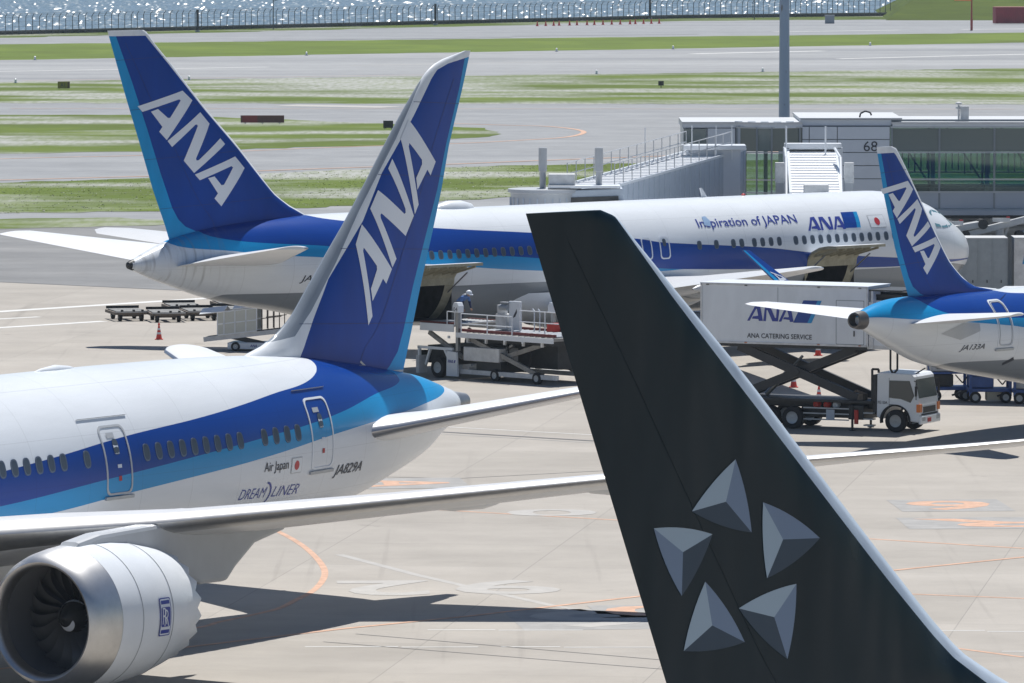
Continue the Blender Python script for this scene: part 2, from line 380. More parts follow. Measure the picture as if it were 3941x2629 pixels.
    zb = n.new('ShaderNodeTexNoise'); zb.inputs['Scale'].default_value = 18; zb.inputs['Detail'].default_value = 3; l.new(tc.outputs['Object'], zb.inputs[0])
    b = n.new('ShaderNodeBump'); b.inputs['Strength'].default_value = 0.25; b.inputs['Distance'].default_value = 0.01; l.new(zb.outputs[0], b.inputs['Height']); l.new(b.outputs[0], p.inputs['Normal'])
    return m

CONC = paving_mat('apron_concrete', (0.345, 0.318, 0.283), (0.42, 0.39, 0.350), (0.03, 0.10), joints=(7.5, 7.5, 8), spots=0.14)
ASPH = paving_mat('taxiway_asphalt', (0.232, 0.240, 0.250), (0.310, 0.318, 0.325), (0.006, 0.09), spots=0.18)
ASPH_D = paving_mat('apron_asphalt', (0.185, 0.188, 0.190), (0.250, 0.250, 0.248), (0.01, 0.12), spots=0.2)
RUNW = paving_mat('runway_asphalt', (0.205, 0.212, 0.222), (0.385, 0.39, 0.39), (0.003, 0.045), spots=0.15)
GRASS_A = grass_mat('grass_plain', 0.0, 3.0, 1.15)
GRASS_B = grass_mat('grass_flowering', 1.0, 17.0)
GRASS_C = grass_mat('grass_some_flowers', 0.55, 29.0)
GRASS_E = grass_mat('grass_verge', 0.3, 41.0, 0.8)

def wobble(pts, amp, step, close=False):
    out = []
    n = len(pts); rng = n if close else n - 1
    for i in range(rng):
        a = Vector(pts[i]); b = Vector(pts[(i + 1) % n]); L = (b - a).length; k = max(1, int(L / step))
        nr = Vector((-(b - a).y, (b - a).x)).normalized() if L > 0 else Vector((0, 0))
        for j in range(k):
            t = j / k; q = a + (b - a) * t + (nr * random.uniform(-amp, amp) if (i or j) else nr * 0); out.append((q.x, q.y))
    if not close: out.append(tuple(pts[-1]))
    return out
def sheet(name, pts, z, m, kind='structure', label=None, cat=None):
    me = bpy.data.meshes.new(name); bm = bmesh.new(); vs_ = [bm.verts.new((x, y, z)) for x, y in pts]
    f = bm.faces.new(vs_); bm.normal_update()
    if f.normal.z < 0: f.normal_flip()
    bmesh.ops.triangulate(bm, faces=[f]); bm.to_mesh(me); bm.free(); me.materials.append(m)
    o = bpy.data.objects.new(name, me); col.objects.link(o)
    tag(o, label, cat, kind=kind); return o
def strip(name, top, bot, z, m, amp=0.6, step=2.0, **k):
    t = wobble(top, amp, step); b = wobble(bot, amp, step)
    return sheet(name, t + b[::-1], z, m, **k)

def ext(pl, pr, X0=-170, X1=170):
    """line through two points, continued sideways to X0 and X1, then level"""
    sl = (pr[1] - pl[1]) / (pr[0] - pl[0]); f = lambda x: pl[1] + sl * (x - pl[0])
    return [(X0 - 1500, f(X0)), (X0, f(X0)), (X1, f(X1)), (X1 + 1500, f(X1))]
shore = [(-1800, 905), (-170, 907), (-76.8, 1022.5), (28.8, 1152.7), (89.2, 1188.6), (170, 1240), (1800, 1240)]
sheet('ground', [(-1800, -150), (1800, -150)] + shore[::-1], 0.0, ASPH)
sheet('apron_pavement', [(-600, -120), (600, -120), (600, 520), (60, 430), (-5, 392), (-17.7, 371.4), (-28.6, 379.7), (-120, 452), (-600, 480)], 0.012, CONC)
sheet('asphalt_apron', [(-17.7, 371.42), (-28.57, 379.66), (-120, 452.5), (-600, 481), (-600, 520), (-120, 475), (-33.2, 441), (-20, 444), (-8, 452), (0, 460), (14, 470), (60, 500), (200, 560), (200, 500), (60, 431), (-5, 392.5)], 0.008, ASPH_D)
strip('far_verge', shore[1:6], [(-170, 900), (-75.2, 1001.6), (28.25, 1130), (89, 1150), (170, 1200)], 0.004, GRASS_E, amp=1.5, step=4)
strip('runway', ext((-65.5, 872), (72.9, 970.5)), ext((-58.1, 773.8), (62.5, 831.9)), 0.008, RUNW, amp=0.3, step=10)
strip('runway_grass', ext((-72.05, 959.7), (77.9, 1037.9)), ext((-65.5, 872), (72.9, 970.5)), 0.012, GRASS_A, amp=1.0, step=3)
strip('taxiway_grass', ext((-58.1, 773.8), (62.5, 831.9)), ext((-52.35, 696.9), (52.0, 692.7)), 0.012, GRASS_B, amp=1.6, step=2)
g2 = [(-300, 662), (-49.5, 661), (-32.9, 660), (-16.0, 641.0), (-7.1, 631.5), (-3.0, 624.6), (-0.8, 614.6), (-2.1, 604.8), (-5.1, 594.3), (-10.3, 583.2), (-14.5, 580.3), (-28.2, 569.7), (-42.4, 564.0), (-300, 520)]
sheet('taxiway_island_grass', wobble(g2, 0.9, 2.0, True), 0.016, GRASS_C)
g3t = [(-300, 455), (-120, 470), (-38.2, 508.1), (-25.7, 517.3), (-13.3, 530.9), (-6.0, 535.9), (2.2, 540.9), (7.8, 543.5), (14.8, 547.0), (60, 570), (170, 620)]
g3b = [(-300, 425), (-120, 452), (-34.6, 460.3), (-23.0, 463.4), (-14.2, 467.8), (-5.4, 478.3), (0.8, 485.1), (7.0, 489.2), (13.4, 493.4), (60, 515), (170, 560)]
strip('apron_grass', g3t, g3b, 0.020, GRASS_C, amp=0.9, step=1.6)
sheet('grass_patch', wobble([(-60, 452), (-34.0, 452.4), (-26.9, 454.2), (-22.4, 450.2), (-22.6, 444.8), (-27.5, 441.3), (-33.0, 439.1), (-60, 436)], 0.7, 1.5, True), 0.024, GRASS_C)

# grass blades standing along the edges and over the strips
def inside(p, poly):
    x, y = p; c = False; n = len(poly)
    for i in range(n):
        x1, y1 = poly[i]; x2, y2 = poly[(i + 1) % n]
        if (y1 > y) != (y2 > y) and x < (x2 - x1) * (y - y1) / (y2 - y1) + x1: c = not c
    return c
def tufts(name, poly, n, h, m, seed, xr=(-60, 62)):
    rnd = random.Random(seed); b = MB(); ys_ = [p[1] for p in poly]; k = 0; tries = 0
    while k < n and tries < n * 12:
        tries += 1
        p = (rnd.uniform(*xr), rnd.uniform(min(ys_), max(ys_)))
        if abs(p[0]) > p[1] * 0.083 + 2 or not inside(p, poly): continue
        k += 1
        for j in range(3):
            a = rnd.uniform(0, 6.28); r = rnd.uniform(0.02, 0.10); hh = h * rnd.uniform(0.5, 1.3)
            cx = p[0] + rnd.uniform(-.12, .12); cy = p[1] + rnd.uniform(-.12, .12); lx = rnd.uniform(-.12, .12)
            b.add([(cx - r * math.cos(a), cy - r * math.sin(a), 0.0), (cx + r * math.cos(a), cy + r * math.sin(a), 0.0), (cx + lx, cy + rnd.uniform(-.1, .1), hh)], [(0, 1, 2)])
    me = bpy.data.meshes.new(name); me.from_pydata(b.v, [], b.f); me.materials.append(m); me.update()
    o = bpy.data.objects.new(name, me); col.objects.link(o); tag(o, kind='stuff'); return o
tuft_m = mat('grass_blades', (0.26, 0.31, 0.07), 0.9, spec=0.1, noise=0.4, nscale=0.15)
tuft_w = mat('pale_flower_heads', (0.42, 0.42, 0.37), 0.9, spec=0.1)
g3 = g3t + g3b[::-1]
tufts('flower_heads', g3, 2200, 0.07, tuft_w, 4); tufts('grass_blades', g3, 2500, 0.06, tuft_m, 3)

# painted markings: thin sheets of paint on the paving
PAINT_O = mat('orange_line_paint', (0.56, 0.345, 0.235), 0.75, noise=0.28, nscale=2.0)
PAINT_W = mat('white_line_paint', (0.62, 0.62, 0.60), 0.7, noise=0.15, nscale=2.0)
PAINT_P = mat('faded_white_paint', (0.405, 0.390, 0.366), 0.8, noise=0.12, nscale=1.5)
PAINT_G = mat('grey_patch_paint', (0.325, 0.318, 0.305), 0.8, noise=0.25, nscale=0.8)
PAINT_K = mat('joint_sealant', (0.10, 0.10, 0.105), 0.8, noise=0.3, nscale=1.0)
MARKS = MB()
MARK_MATS = [PAINT_O, PAINT_W, PAINT_P, PAINT_G, PAINT_K]
def line(pts, w, mi, z=0.018):
    L = []; Rr = []
    for i, p in enumerate(pts):
        a = Vector(pts[max(i - 1, 0)]); b = Vector(pts[min(i + 1, len(pts) - 1)]); d = (b - a).normalized(); nr = Vector((-d.y, d.x)) * (w / 2)
        L.append((p[0] + nr.x, p[1] + nr.y, z)); Rr.append((p[0] - nr.x, p[1] - nr.y, z))
    n = len(pts); MARKS.add(L + Rr, [(i, i + 1, n + i + 1, n + i) for i in range(n - 1)], mi)
def smooth_pts(pts, k=5):
    out = []
    n = len(pts)
    for i in range(n - 1):
        p0 = Vector(pts[max(i - 1, 0)]); p1 = Vector(pts[i]); p2 = Vector(pts[i + 1]); p3 = Vector(pts[min(i + 2, n - 1)])
        for j in range(k):
            t = j / k; q = 0.5 * ((2 * p1) + (p2 - p0) * t + (2 * p0 - 5 * p1 + 4 * p2 - p3) * t * t + (3 * p1 - p0 - 3 * p2 + p3) * t ** 3); out.append((q.x, q.y))
    out.append(tuple(pts[-1])); return out
line([(-60, 315), (-26.57, 353.02), (-16.24, 364.69), (-8, 374)], 0.9, 1)
line([(-26.8, 346.3), (-24.24, 348.7)], 0.5, 1); line([(-30, 335.4), (-25.6, 340.03), (-20.68, 345.18)], 0.7, 1)
line(smooth_pts([(-16, 250), (-12, 243), (-8.66, 234.44), (-7.96, 231.73), (-7.09, 227.39), (-6.45, 222.93), (-6.04, 218.63), (-6.02, 215.17), (-6.26, 211.82), (-6.66, 209.47), (-7.12, 206.92), (-7.96, 204.81), (-8.81, 202.97), (-9.33, 201.53), (-12, 197)]), 0.22, 0)
line([(-16, 189), (-9.4, 196.29), (-5.06, 201.17), (-1.33, 204.68), (3.98, 210.51), (16.82, 222.93), (30, 236)], 0.24, 0, 0.022)
line([(-4, 240.9), (-1.67, 239.38), (3.67, 236.06), (12.06, 229.23), (17.04, 225.88), (24, 221)], 0.22, 0)
line([(8, 213), (12.47, 211.16), (15.84, 209.86), (20, 208)], 0.2, 0); line([(9, 201), (12.9, 195.95), (14.63, 193.71)], 0.2, 0)
for a, b, y in [(-6, -3.3, 196.4), (-3.2, -.98, 196.29), (-.32, 1.4, 196.35), (1.5, 4.4, 196.25), (-2.5, -.5, 200.9), (-.4, 2.1, 200.8), (12.4, 14, 200.7), (14.05, 17, 200.45), (14.1, 17, 195.2)]:
    line([(a, y), (b, y + 0.04)], 0.13, 1)
line([(-5.7, 223.8), (-3, 217), (-1, 212.6), (1.22, 207.81), (3, 205)], 0.32, 2, 0.016)
line([(-2.64, 277.13), (3.18, 273.14), (6, 271.2)], 0.16, 1); line([(-2.91, 274.6), (3.26, 270.05), (6, 268)], 0.35, 4); line([(-2.91, 273.6), (3.26, 269.1)], 0.18, 3)
line([(-5.5, 197.7), (5.1, 190.1)], 0.07, 4); line([(-4.6, 199.8), (5.2, 192.3)], 0.07, 4)
line([(-28.57, 379.66), (-17.73, 371.42)], 0.35, 4)
line([(-7, 254), (-2, 252.8), (4, 256.5)], 0.09, 4)
# taxiway edge lines and the looped line round the island
line(smooth_pts([(-10, 641), (-1.44, 632.69), (3.0, 629.21), (5.74, 621.24), (6.44, 612.37), (4.79, 601.63), (0.93, 594.34), (-5.08, 586.22), (-14.5, 578.6), (-30.65, 560.36), (-41.57, 553.13), (-80, 520)]), 0.5, 0)
line([(-80, 480), (-38.54, 512.62), (-27.76, 519.61), (-19.81, 529.24), (-13.43, 535.02), (-5.39, 541.78), (2.27, 549.59), (7.97, 554.92), (30, 575)], 0.6, 0, 0.026)
line([(-62.5, 817), (-30, 838)], 1.1, 1); line([(-20, 845), (10, 866)], 0.8, 2)
line([(24, 905), (42, 921)], 2.2, 1); line([(42, 878), (70, 905)], 1.6, 1)
line([(-56, 779), (-10, 803)], 0.4, 0); line([(0, 812), (60, 842)], 0.3, 2)
line([(-23, 690), (-12, 684)], 5, 2); line([(-50, 680), (50, 678)], 0.4, 0)
line([(-40, 980), (0, 1005)], 0.9, 4); line([(0, 1012), (28, 1026)], 0.9, 4); line([(40, 1043), (60, 1056)], 1.5, 1); line([(70, 1062), (88, 1068)], 2, 1)
mk = MARKS.build('painted_markings', MARK_MATS); tag(mk, kind='structure')
# stand numbers painted on the apron, upside down to the viewer
def ground_text(txt, cx, cy, w, h, rz, m, z, back=None, bold=0.02):
    V, F = text_mesh(txt, 1.0, bold=bold); V = fit(V, w, h); c, s_ = math.cos(rz), math.sin(rz)
    fn = lambda x, y: (cx + (x - w / 2) * c - (y - h / 2) * s_, cy + (x - w / 2) * s_ + (y - h / 2) * c, z)
    o = decal('stand_number', V, F, fn, m, None); tag(o, kind='structure')
    if back:
        bw, bh = w / 2 + back, h / 2 + back
        P = [fn(w / 2 + a * bw, h / 2 + b * bh)[:2] for a, b in ((-1, -1), (1, -1), (1, 1), (-1, 1))]
        sheet('paint_patch', P, z - 0.004, PAINT_G)
ground_text('6', 15.6, 241.7, 3.0, 3.6, R(184), PAINT_O, 0.022, 0.5)
ground_text('R', 16.6, 235.0, 5.2, 3.2, R(183), PAINT_O, 0.022, 0.5)
ground_text('A', -4.0, 250.7, 3.2, 3.4, R(-84), PAINT_O, 0.026, 0.6)
ground_text('6', 2.6, 203.9, 4.0, 4.6, R(187), PAINT_P, 0.020, 0.6)
ground_text('0', 4.4, 206.2, 3.2, 3.0, R(187), PAINT_O, 0.024, 0.3)
ground_text('2', -4.0, 213.0, 2.9, 4.6, R(183), PAINT_P, 0.020)
ground_text('9', -0.2, 213.3, 3.3, 4.4, R(186), PAINT_P, 0.020)
ground_text('0', 1.4, 238.9, 3.2, 2.6, R(186), PAINT_P, 0.020)

# sea with steep wind chop
wm = bpy.data.materials.new('sea_water'); wm.use_nodes = True
n, l = nodes_of(wm); p = n['Principled BSDF']; p.inputs['Base Color'].default_value = (0.14, 0.21, 0.27, 1); p.inputs['Roughness'].default_value = 0.27; p.inputs['IOR'].default_value = 1.33; p.inputs['Specular IOR Level'].default_value = 0.6
tc = n.new('ShaderNodeTexCoord')
def wave_noise(sx, sy, d):
    mp = n.new('ShaderNodeMapping'); mp.inputs['Scale'].default_value = (sx, sy, 1); mp.inputs['Rotation'].default_value = (0, 0, 0.2); l.new(tc.outputs['Object'], mp.inputs[0])
    z = n.new('ShaderNodeTexNoise'); z.inputs['Scale'].default_value = 1; z.inputs['Detail'].default_value = d; z.inputs['Roughness'].default_value = 0.6; l.new(mp.outputs[0], z.inputs[0]); return z
import numpy as np
rs = np.random.RandomState(5)
gx = np.arange(-150, 151, 0.55); gy = np.arange(1010, 1760, 0.6); GX_, GY_ = np.meshgrid(gx, gy)
hh = np.zeros_like(GX_)
for i in range(26):
    lam = 1.4 * (4.6 / 1.4) ** rs.rand(); th = rs.normal(0, 0.8); kk = 2 * np.pi / lam
    hh += (0.019 * lam) * np.sin(kk * (np.sin(th) * GX_ + np.cos(th) * GY_) + rs.rand() * 6.28)
hh = hh + 0.45 * np.abs(hh)
keep = (np.abs(GX_) < GY_ * 0.084 + 4)
Vs = np.stack([GX_, GY_, hh - 3.1], -1).reshape(-1, 3); ny_, nx_ = GX_.shape
ii = (np.arange(ny_ - 1)[:, None] * nx_ + np.arange(nx_ - 1)[None, :])
kq = keep[:-1, :-1].reshape(-1); ii = ii.reshape(-1)[kq]
Fs = np.stack([ii, ii + 1, ii + nx_ + 1, ii + nx_], -1)
me = bpy.data.meshes.new('sea'); me.vertices.add(len(Vs)); me.vertices.foreach_set('co', Vs.astype(np.float32).ravel())
me.loops.add(Fs.size); me.loops.foreach_set('vertex_index', Fs.astype(np.int32).ravel()); me.polygons.add(len(Fs)); me.polygons.foreach_set('loop_start', np.arange(0, Fs.size, 4, dtype=np.int32))
me.materials.append(wm); me.update(calc_edges=True); me.shade_smooth()
sea_o = bpy.data.objects.new('sea', me); col.objects.link(sea_o); tag(sea_o, kind='structure')
sheet('sea', [(-4000, 860), (4000, 860), (9000, 16000), (-9000, 16000)], -4.6, wm)
# sea wall: dark stone face and kerb along the shore
sw = MB(); P = shore[1:6]
for a, b in zip(P[:-1], P[1:]):
    sw.beam((a[0], a[1] + .5, -1.5), (b[0], b[1] + .5, -1.5), 0.9, 4.2)
sw = sw.build('sea_wall', mat('dark_stone', (0.06, 0.065, 0.06), 0.9, noise=0.4, nscale=0.4)); tag(sw, 'dark low sea wall along the shore below the wire fence', 'wall')
#SECTION2
# ================================================================ aircraft
class Prof:
    def __init__(s, x, top, bot, w): s.x, s.t, s.b, s.w = x, top, bot, w
    def sec(s, x): return mono(s.x, s.t, x), mono(s.x, s.b, x), mono(s.x, s.w, x)
    def pt(s, x, z, side, off=0.0):
        t, b, w = s.sec(x); zc = (t + b) / 2; h = max((t - b) / 2, .01); q = max(-0.999, min(0.999, (z - zc) / h)); y = w * math.sqrt(1 - q * q)
        ny, nz = y / (w * w), (h * q) / (h * h); L = math.hypot(ny, nz)
        return (x, side * (y + off * ny / L), zc + h * q + off * nz / L)
    def normal_angle(s, x, z):
        t, b, w = s.sec(x); zc = (t + b) / 2; h = (t - b) / 2; q = (z - zc) / h; y = w * math.sqrt(max(0, 1 - q * q))
        return math.atan2((h * q) / (h * h), y / (w * w))

def fuselage(pf, m, parent, holes=(), n=64):
    L = pf.x[-1]; xs = set(pf.x)
    k = 0.0
    while k < L: xs.add(round(k, 3)); k += 0.55
    for h in holes: xs |= {h[0], h[1]}
    xs = sorted(xs); ang = {2 * math.pi * i / n for i in range(n)}
    for h in holes:
        t, b, w = pf.sec(h[0]); zc = (t + b) / 2; hh = (t - b) / 2
        for z in (h[2], h[3]): ang.add(math.acos((z - zc) / hh))
    ang = sorted(ang); N = len(ang); b_ = MB(); V = []; F = []
    for x in xs:
        t, b, w = pf.sec(x); zc = (t + b) / 2; hh = (t - b) / 2
        for a in ang: V.append((x, w * math.sin(a), zc + hh * math.cos(a)))
    for i in range(len(xs) - 1):
        for j in range(N):
            k = (j + 1) % N; a, b, c, d = i * N + j, i * N + k, (i + 1) * N + k, (i + 1) * N + j
            cx = (xs[i] + xs[i + 1]) / 2; cy = sum(V[q][1] for q in (a, b, c, d)) / 4; cz = sum(V[q][2] for q in (a, b, c, d)) / 4
            if any(h[0] < cx < h[1] and h[2] < cz < h[3] and cy > 0 for h in holes): continue
            F.append((a, b, c, d))
    F.append(tuple(range(N))); F.append(tuple(range((len(xs) - 1) * N, len(xs) * N)))
    b_.add(V, F); return b_.build('fuselage', m, parent, smooth=True, ang=50)

AFU = [0.5 * (1 - math.cos(math.pi * i / 15)) for i in range(16)]
def aft(u, T): return 5 * T * (.2969 * math.sqrt(u) - .126 * u - .3516 * u * u + .2843 * u ** 3 - .1036 * u ** 4)
def wing_part(name, secs, mats, parent, side, vertical=False, le=0.06, camber=0.02, sub=5, inc=0.0):
    """secs (span, xle, z, chord, t) lofted with an aerofoil; mats [skin, leading edge]"""
    S = []
    for a, b in zip(secs[:-1], secs[1:]):
        for k in range(sub): S.append([p + (q - p) * k / sub for p, q in zip(a, b)])
    S.append(list(secs[-1])); b_ = MB(); V = []; F = []; MI = []
    loop = [(u, 1) for u in AFU[::-1]] + [(u, -1) for u in AFU[1:]]; n = len(loop)
    for sp, xl, z, c, T in S:
        for u, s in loop:
            d = aft(u, T) * c * s; cm = camber * c * math.sin(math.pi * u) if not vertical else 0
            V.append((xl + u * c, side * sp, z + d + cm - inc * u * c))
    for i in range(len(S) - 1):
        for j in range(n - 1):
            F.append((i * n + j, i * n + j + 1, (i + 1) * n + j + 1, (i + 1) * n + j)); u = (loop[j][0] + loop[j + 1][0]) / 2; MI.append(1 if u < le else 0)
    for k in (0, len(S) - 1): F.append(tuple(range(k * n, k * n + n))); MI.append(0)
    b_.v = V; b_.f = F; b_.m = MI
    return b_.build(name, mats, parent, smooth=True, ang=40)

class Fin:
    def __init__(s, le, te, T=0.085, cap=7.0): s.le = sorted(le); s.te = sorted(te); s.T = T; s.cap = cap
    def ends(s, z): return mono([a for a, _ in s.le], [b for _, b in s.le], z), lin(s.te, z)
    def half(s, x, z):
        a, b = s.ends(z); c = max(b - a, .05); u = min(max((x - a) / c, 0), 1); return aft(u, s.T) * min(c, s.cap)
    def build(s, m, parent, z0, z1, levels=40, name='tail_fin'):
        b_ = MB(); V = []; F = []; loop = [(u, 1) for u in AFU[::-1]] + [(u, -1) for u in AFU[1:]]; n = len(loop)
        zs = sorted({z0 + (z1 - z0) * i / levels for i in range(levels + 1)} | {z for z, _ in s.le if z0 < z < z1})
        for z in zs:
            a, b = s.ends(z); c = max(b - a, .05)
            for u, sd in loop: V.append((a + u * c, sd * aft(u, s.T) * min(c, s.cap), z))
        for i in range(len(zs) - 1):
            for j in range(n - 1): F.append((i * n + j, i * n + j + 1, (i + 1) * n + j + 1, (i + 1) * n + j))
        for k in (0, len(zs) - 1): F.append(tuple(range(k * n, k * n + n)))
        b_.add(V, F); return b_.build(name, m, parent, smooth=True, ang=40)
    def on(s, side, off=0.012): return lambda x, z: (x, side * (s.half(x, z) + off), z)

def fin_seams(fin, m, parent, z0, z1, frac=.66, ribs=4, w=.022):
    for sd in (-1, 1):
        fn = fin.on(sd, .008); zs = [z0 + (z1 - z0) * i / 30 for i in range(31)]
        xs = [fin.ends(z)[0] + (fin.ends(z)[1] - fin.ends(z)[0]) * frac for z in zs]
        b = MB(); b.add([fn(x, z) for x, z in zip(xs, zs)] + [fn(x + w, z) for x, z in zip(xs, zs)], [(i, i + 1, 32 + i, 31 + i) for i in range(30)]); b.build('rudder_hinge_line', m, parent)
        for k in range(ribs):
            z = z0 + (z1 - z0) * (k + .7) / ribs; a, e = fin.ends(z); pts = [a + (e - a) * (.06 + .92 * i / 12) for i in range(13)]
            b = MB(); b.add([fn(x, z - (x - a) * .05) for x in pts] + [fn(x, z + w * .7 - (x - a) * .05) for x in pts], [(i, i + 1, 14 + i, 13 + i) for i in range(12)]); b.build('panel_seam', m, parent)
seam_blue = mat('seam_blue', (.004, .018, .13), .5); seam_black = mat('seam_black', (.011, .021, .026), .3, spec=.2)
# the three-letter word mark drawn on the fins, in metres on the far airliner's fin
LET = [
 [[53.31,12.4],[50.81,13.04],[50.24,12.6],[51.71,10.88],[52.13,11.26],[51.96,11.47],[52.59,12.15],[52.21,12.26],[51.66,11.85],[51.54,11.86],[50.94,12.61],[51.03,12.66],[53.05,12.15]],
 [[51.67,10.84],[49.8,12.07],[49.27,11.55],[50.09,10.03],[50.06,9.94],[49.94,9.95],[48.66,10.89],[48.38,10.62],[50.19,9.39],[50.77,9.95],[49.98,11.46],[50.02,11.53],[50.12,11.52],[51.42,10.57]],
 [[50.15,9.32],[47.8,10.06],[47.25,9.53],[48.63,7.87],[49.03,8.23],[48.84,8.45],[49.41,9.14],[49.05,9.21],[48.65,8.81],[48.51,8.82],[47.96,9.58],[48.06,9.64],[49.87,9.06]]]
def aff(M): return [[(p[0]*M[0][0]+p[1]*M[1][0]+M[2][0], p[0]*M[0][1]+p[1]*M[1][1]+M[2][1]) for p in L] for L in LET]
def solve3(src, dst):
    M = Matrix([[*p, 1] for p in src]); Mi = M.inverted(); o = [[0, 0], [0, 0], [0, 0]]
    for k in range(2):
        v = Mi @ Vector([d[k] for d in dst])
        for i in range(3): o[i][k] = v[i]
    return o
UNIT = aff(solve3([(53.31, 12.4), (48.63, 7.87), (50.81, 13.04)], [(0.0, 0.0), (1.0, 0.0), (0.17, 0.30)]))   # upright word, 1 wide
def letters(polys, fn, m, parent, step=0.3, name='lettering'):
    for L in polys:
        V, F = polys_mesh([L]); decal(name, V, F, fn, m, parent, step)

def rrect(x0, x1, z0, z1, r, k=5):
    P = []
    for cx, cz, a0 in ((x1 - r, z1 - r, 0), (x0 + r, z1 - r, 90), (x0 + r, z0 + r, 180), (x1 - r, z0 + r, 270)):
        for i in range(k + 1): a = R(a0 + 90 * i / k); P.append((cx + r * math.cos(a), cz + r * math.sin(a)))
    return P
def densify(P, step):
    out = []
    for i in range(len(P)):
        a, b = P[i], P[(i + 1) % len(P)]; k = max(1, int(math.dist(a, b) / step))
        for j in range(k): out.append((a[0] + (b[0] - a[0]) * j / k, a[1] + (b[1] - a[1]) * j / k))
    return out
def door(pf, x0, x1, z0, z1, side, m, parent, r=0.22, wd=0.085, sill=True, glass=True, marks=None):
    out = densify(rrect(x0, x1, z0, z1, r), .2); cx, cz = (x0 + x1) / 2, (z0 + z1) / 2
    sx, sz = (x1 - x0) / 2, (z1 - z0) / 2; inn = [(cx + (x - cx) * (1 - wd / sx), cz + (z - cz) * (1 - wd / sz)) for x, z in out]; n = len(out)
    b = MB(); b.add([pf.pt(x, z, side, .02) for x, z in out] + [pf.pt(x, z, side, .02) for x, z in inn] + [pf.pt(x, z, side, -.02) for x, z in out] + [pf.pt(x, z, side, .002) for x, z in inn],
        [(i, (i + 1) % n, n + (i + 1) % n, n + i) for i in range(n)] + [(2*n + i, 2*n + (i + 1) % n, (i + 1) % n, i) for i in range(n)] + [(n + i, n + (i + 1) % n, 3*n + (i + 1) % n, 3*n + i) for i in range(n)])
    d = b.build('door', m, parent, smooth=False)
    if glass:
        P = rrect(cx - .13, cx + .13, cz + .15, cz + .6, .12); V, F = polys_mesh([P]); decal('door_window', V, F, lambda x, z: pf.pt(x, z, side, .012), pane_mat, d, .15)
    if sill:
        b = MB(); b.add([pf.pt(x, z, side, o) for o in (0.0, .07) for x, z in ((x0 - .05, z0 - .12), (x1 + .05, z0 - .12), (x1 + .05, z0 - .03), (x0 - .05, z0 - .03))], [(0, 1, 2, 3), (4, 5, 6, 7), (0, 1, 5, 4), (2, 3, 7, 6), (0, 3, 7, 4), (1, 2, 6, 5)])
        b.build('door_sill', galv, d)
    for (mx, mz, mw, mh, mm) in (marks or []):
        V, F = polys_mesh([[(mx - mw/2, mz - mh/2), (mx + mw/2, mz - mh/2), (mx + mw/2, mz + mh/2), (mx - mw/2, mz + mh/2)]])
        decal('placard', V, F, lambda x, z: pf.pt(x, z, side, .012), mm, d, .2)
    return d
WIN = {}
def windows(pf, xs, z, side, parent, w=.27, h=.42, rim=None):
    key = (w, h)
    if key not in WIN:
        b = MB(); n = 20
        def ov(sw, sh, y): return [(sw / 2 * math.copysign(abs(math.cos(t)) ** .75, math.cos(t)), y, sh / 2 * math.copysign(abs(math.sin(t)) ** .75, math.sin(t))) for t in [2 * math.pi * i / n for i in range(n)]]
        b.add(ov(w + .06, h + .06, -.02) + ov(w + .05, h + .05, .014) + ov(w, h, .012) + ov(w - .03, h - .03, .009), [(k * n + i, k * n + (i + 1) % n, (k + 1) * n + (i + 1) % n, (k + 1) * n + i) for k in (0, 1, 2) for i in range(n)], 0)
        b.add(ov(w - .03, h - .03, .009), [tuple(range(n))], 1)
        WIN[key] = b.mesh('window', [rim or pane_rim, pane_mat])
    for x in xs:
        o = bpy.data.objects.new('window', WIN[key]); col.objects.link(o); o.parent = parent; o.location = pf.pt(x, z, side)
        a = pf.normal_angle(x, z); o.rotation_euler = (a if side > 0 else math.pi - a, 0, 0)

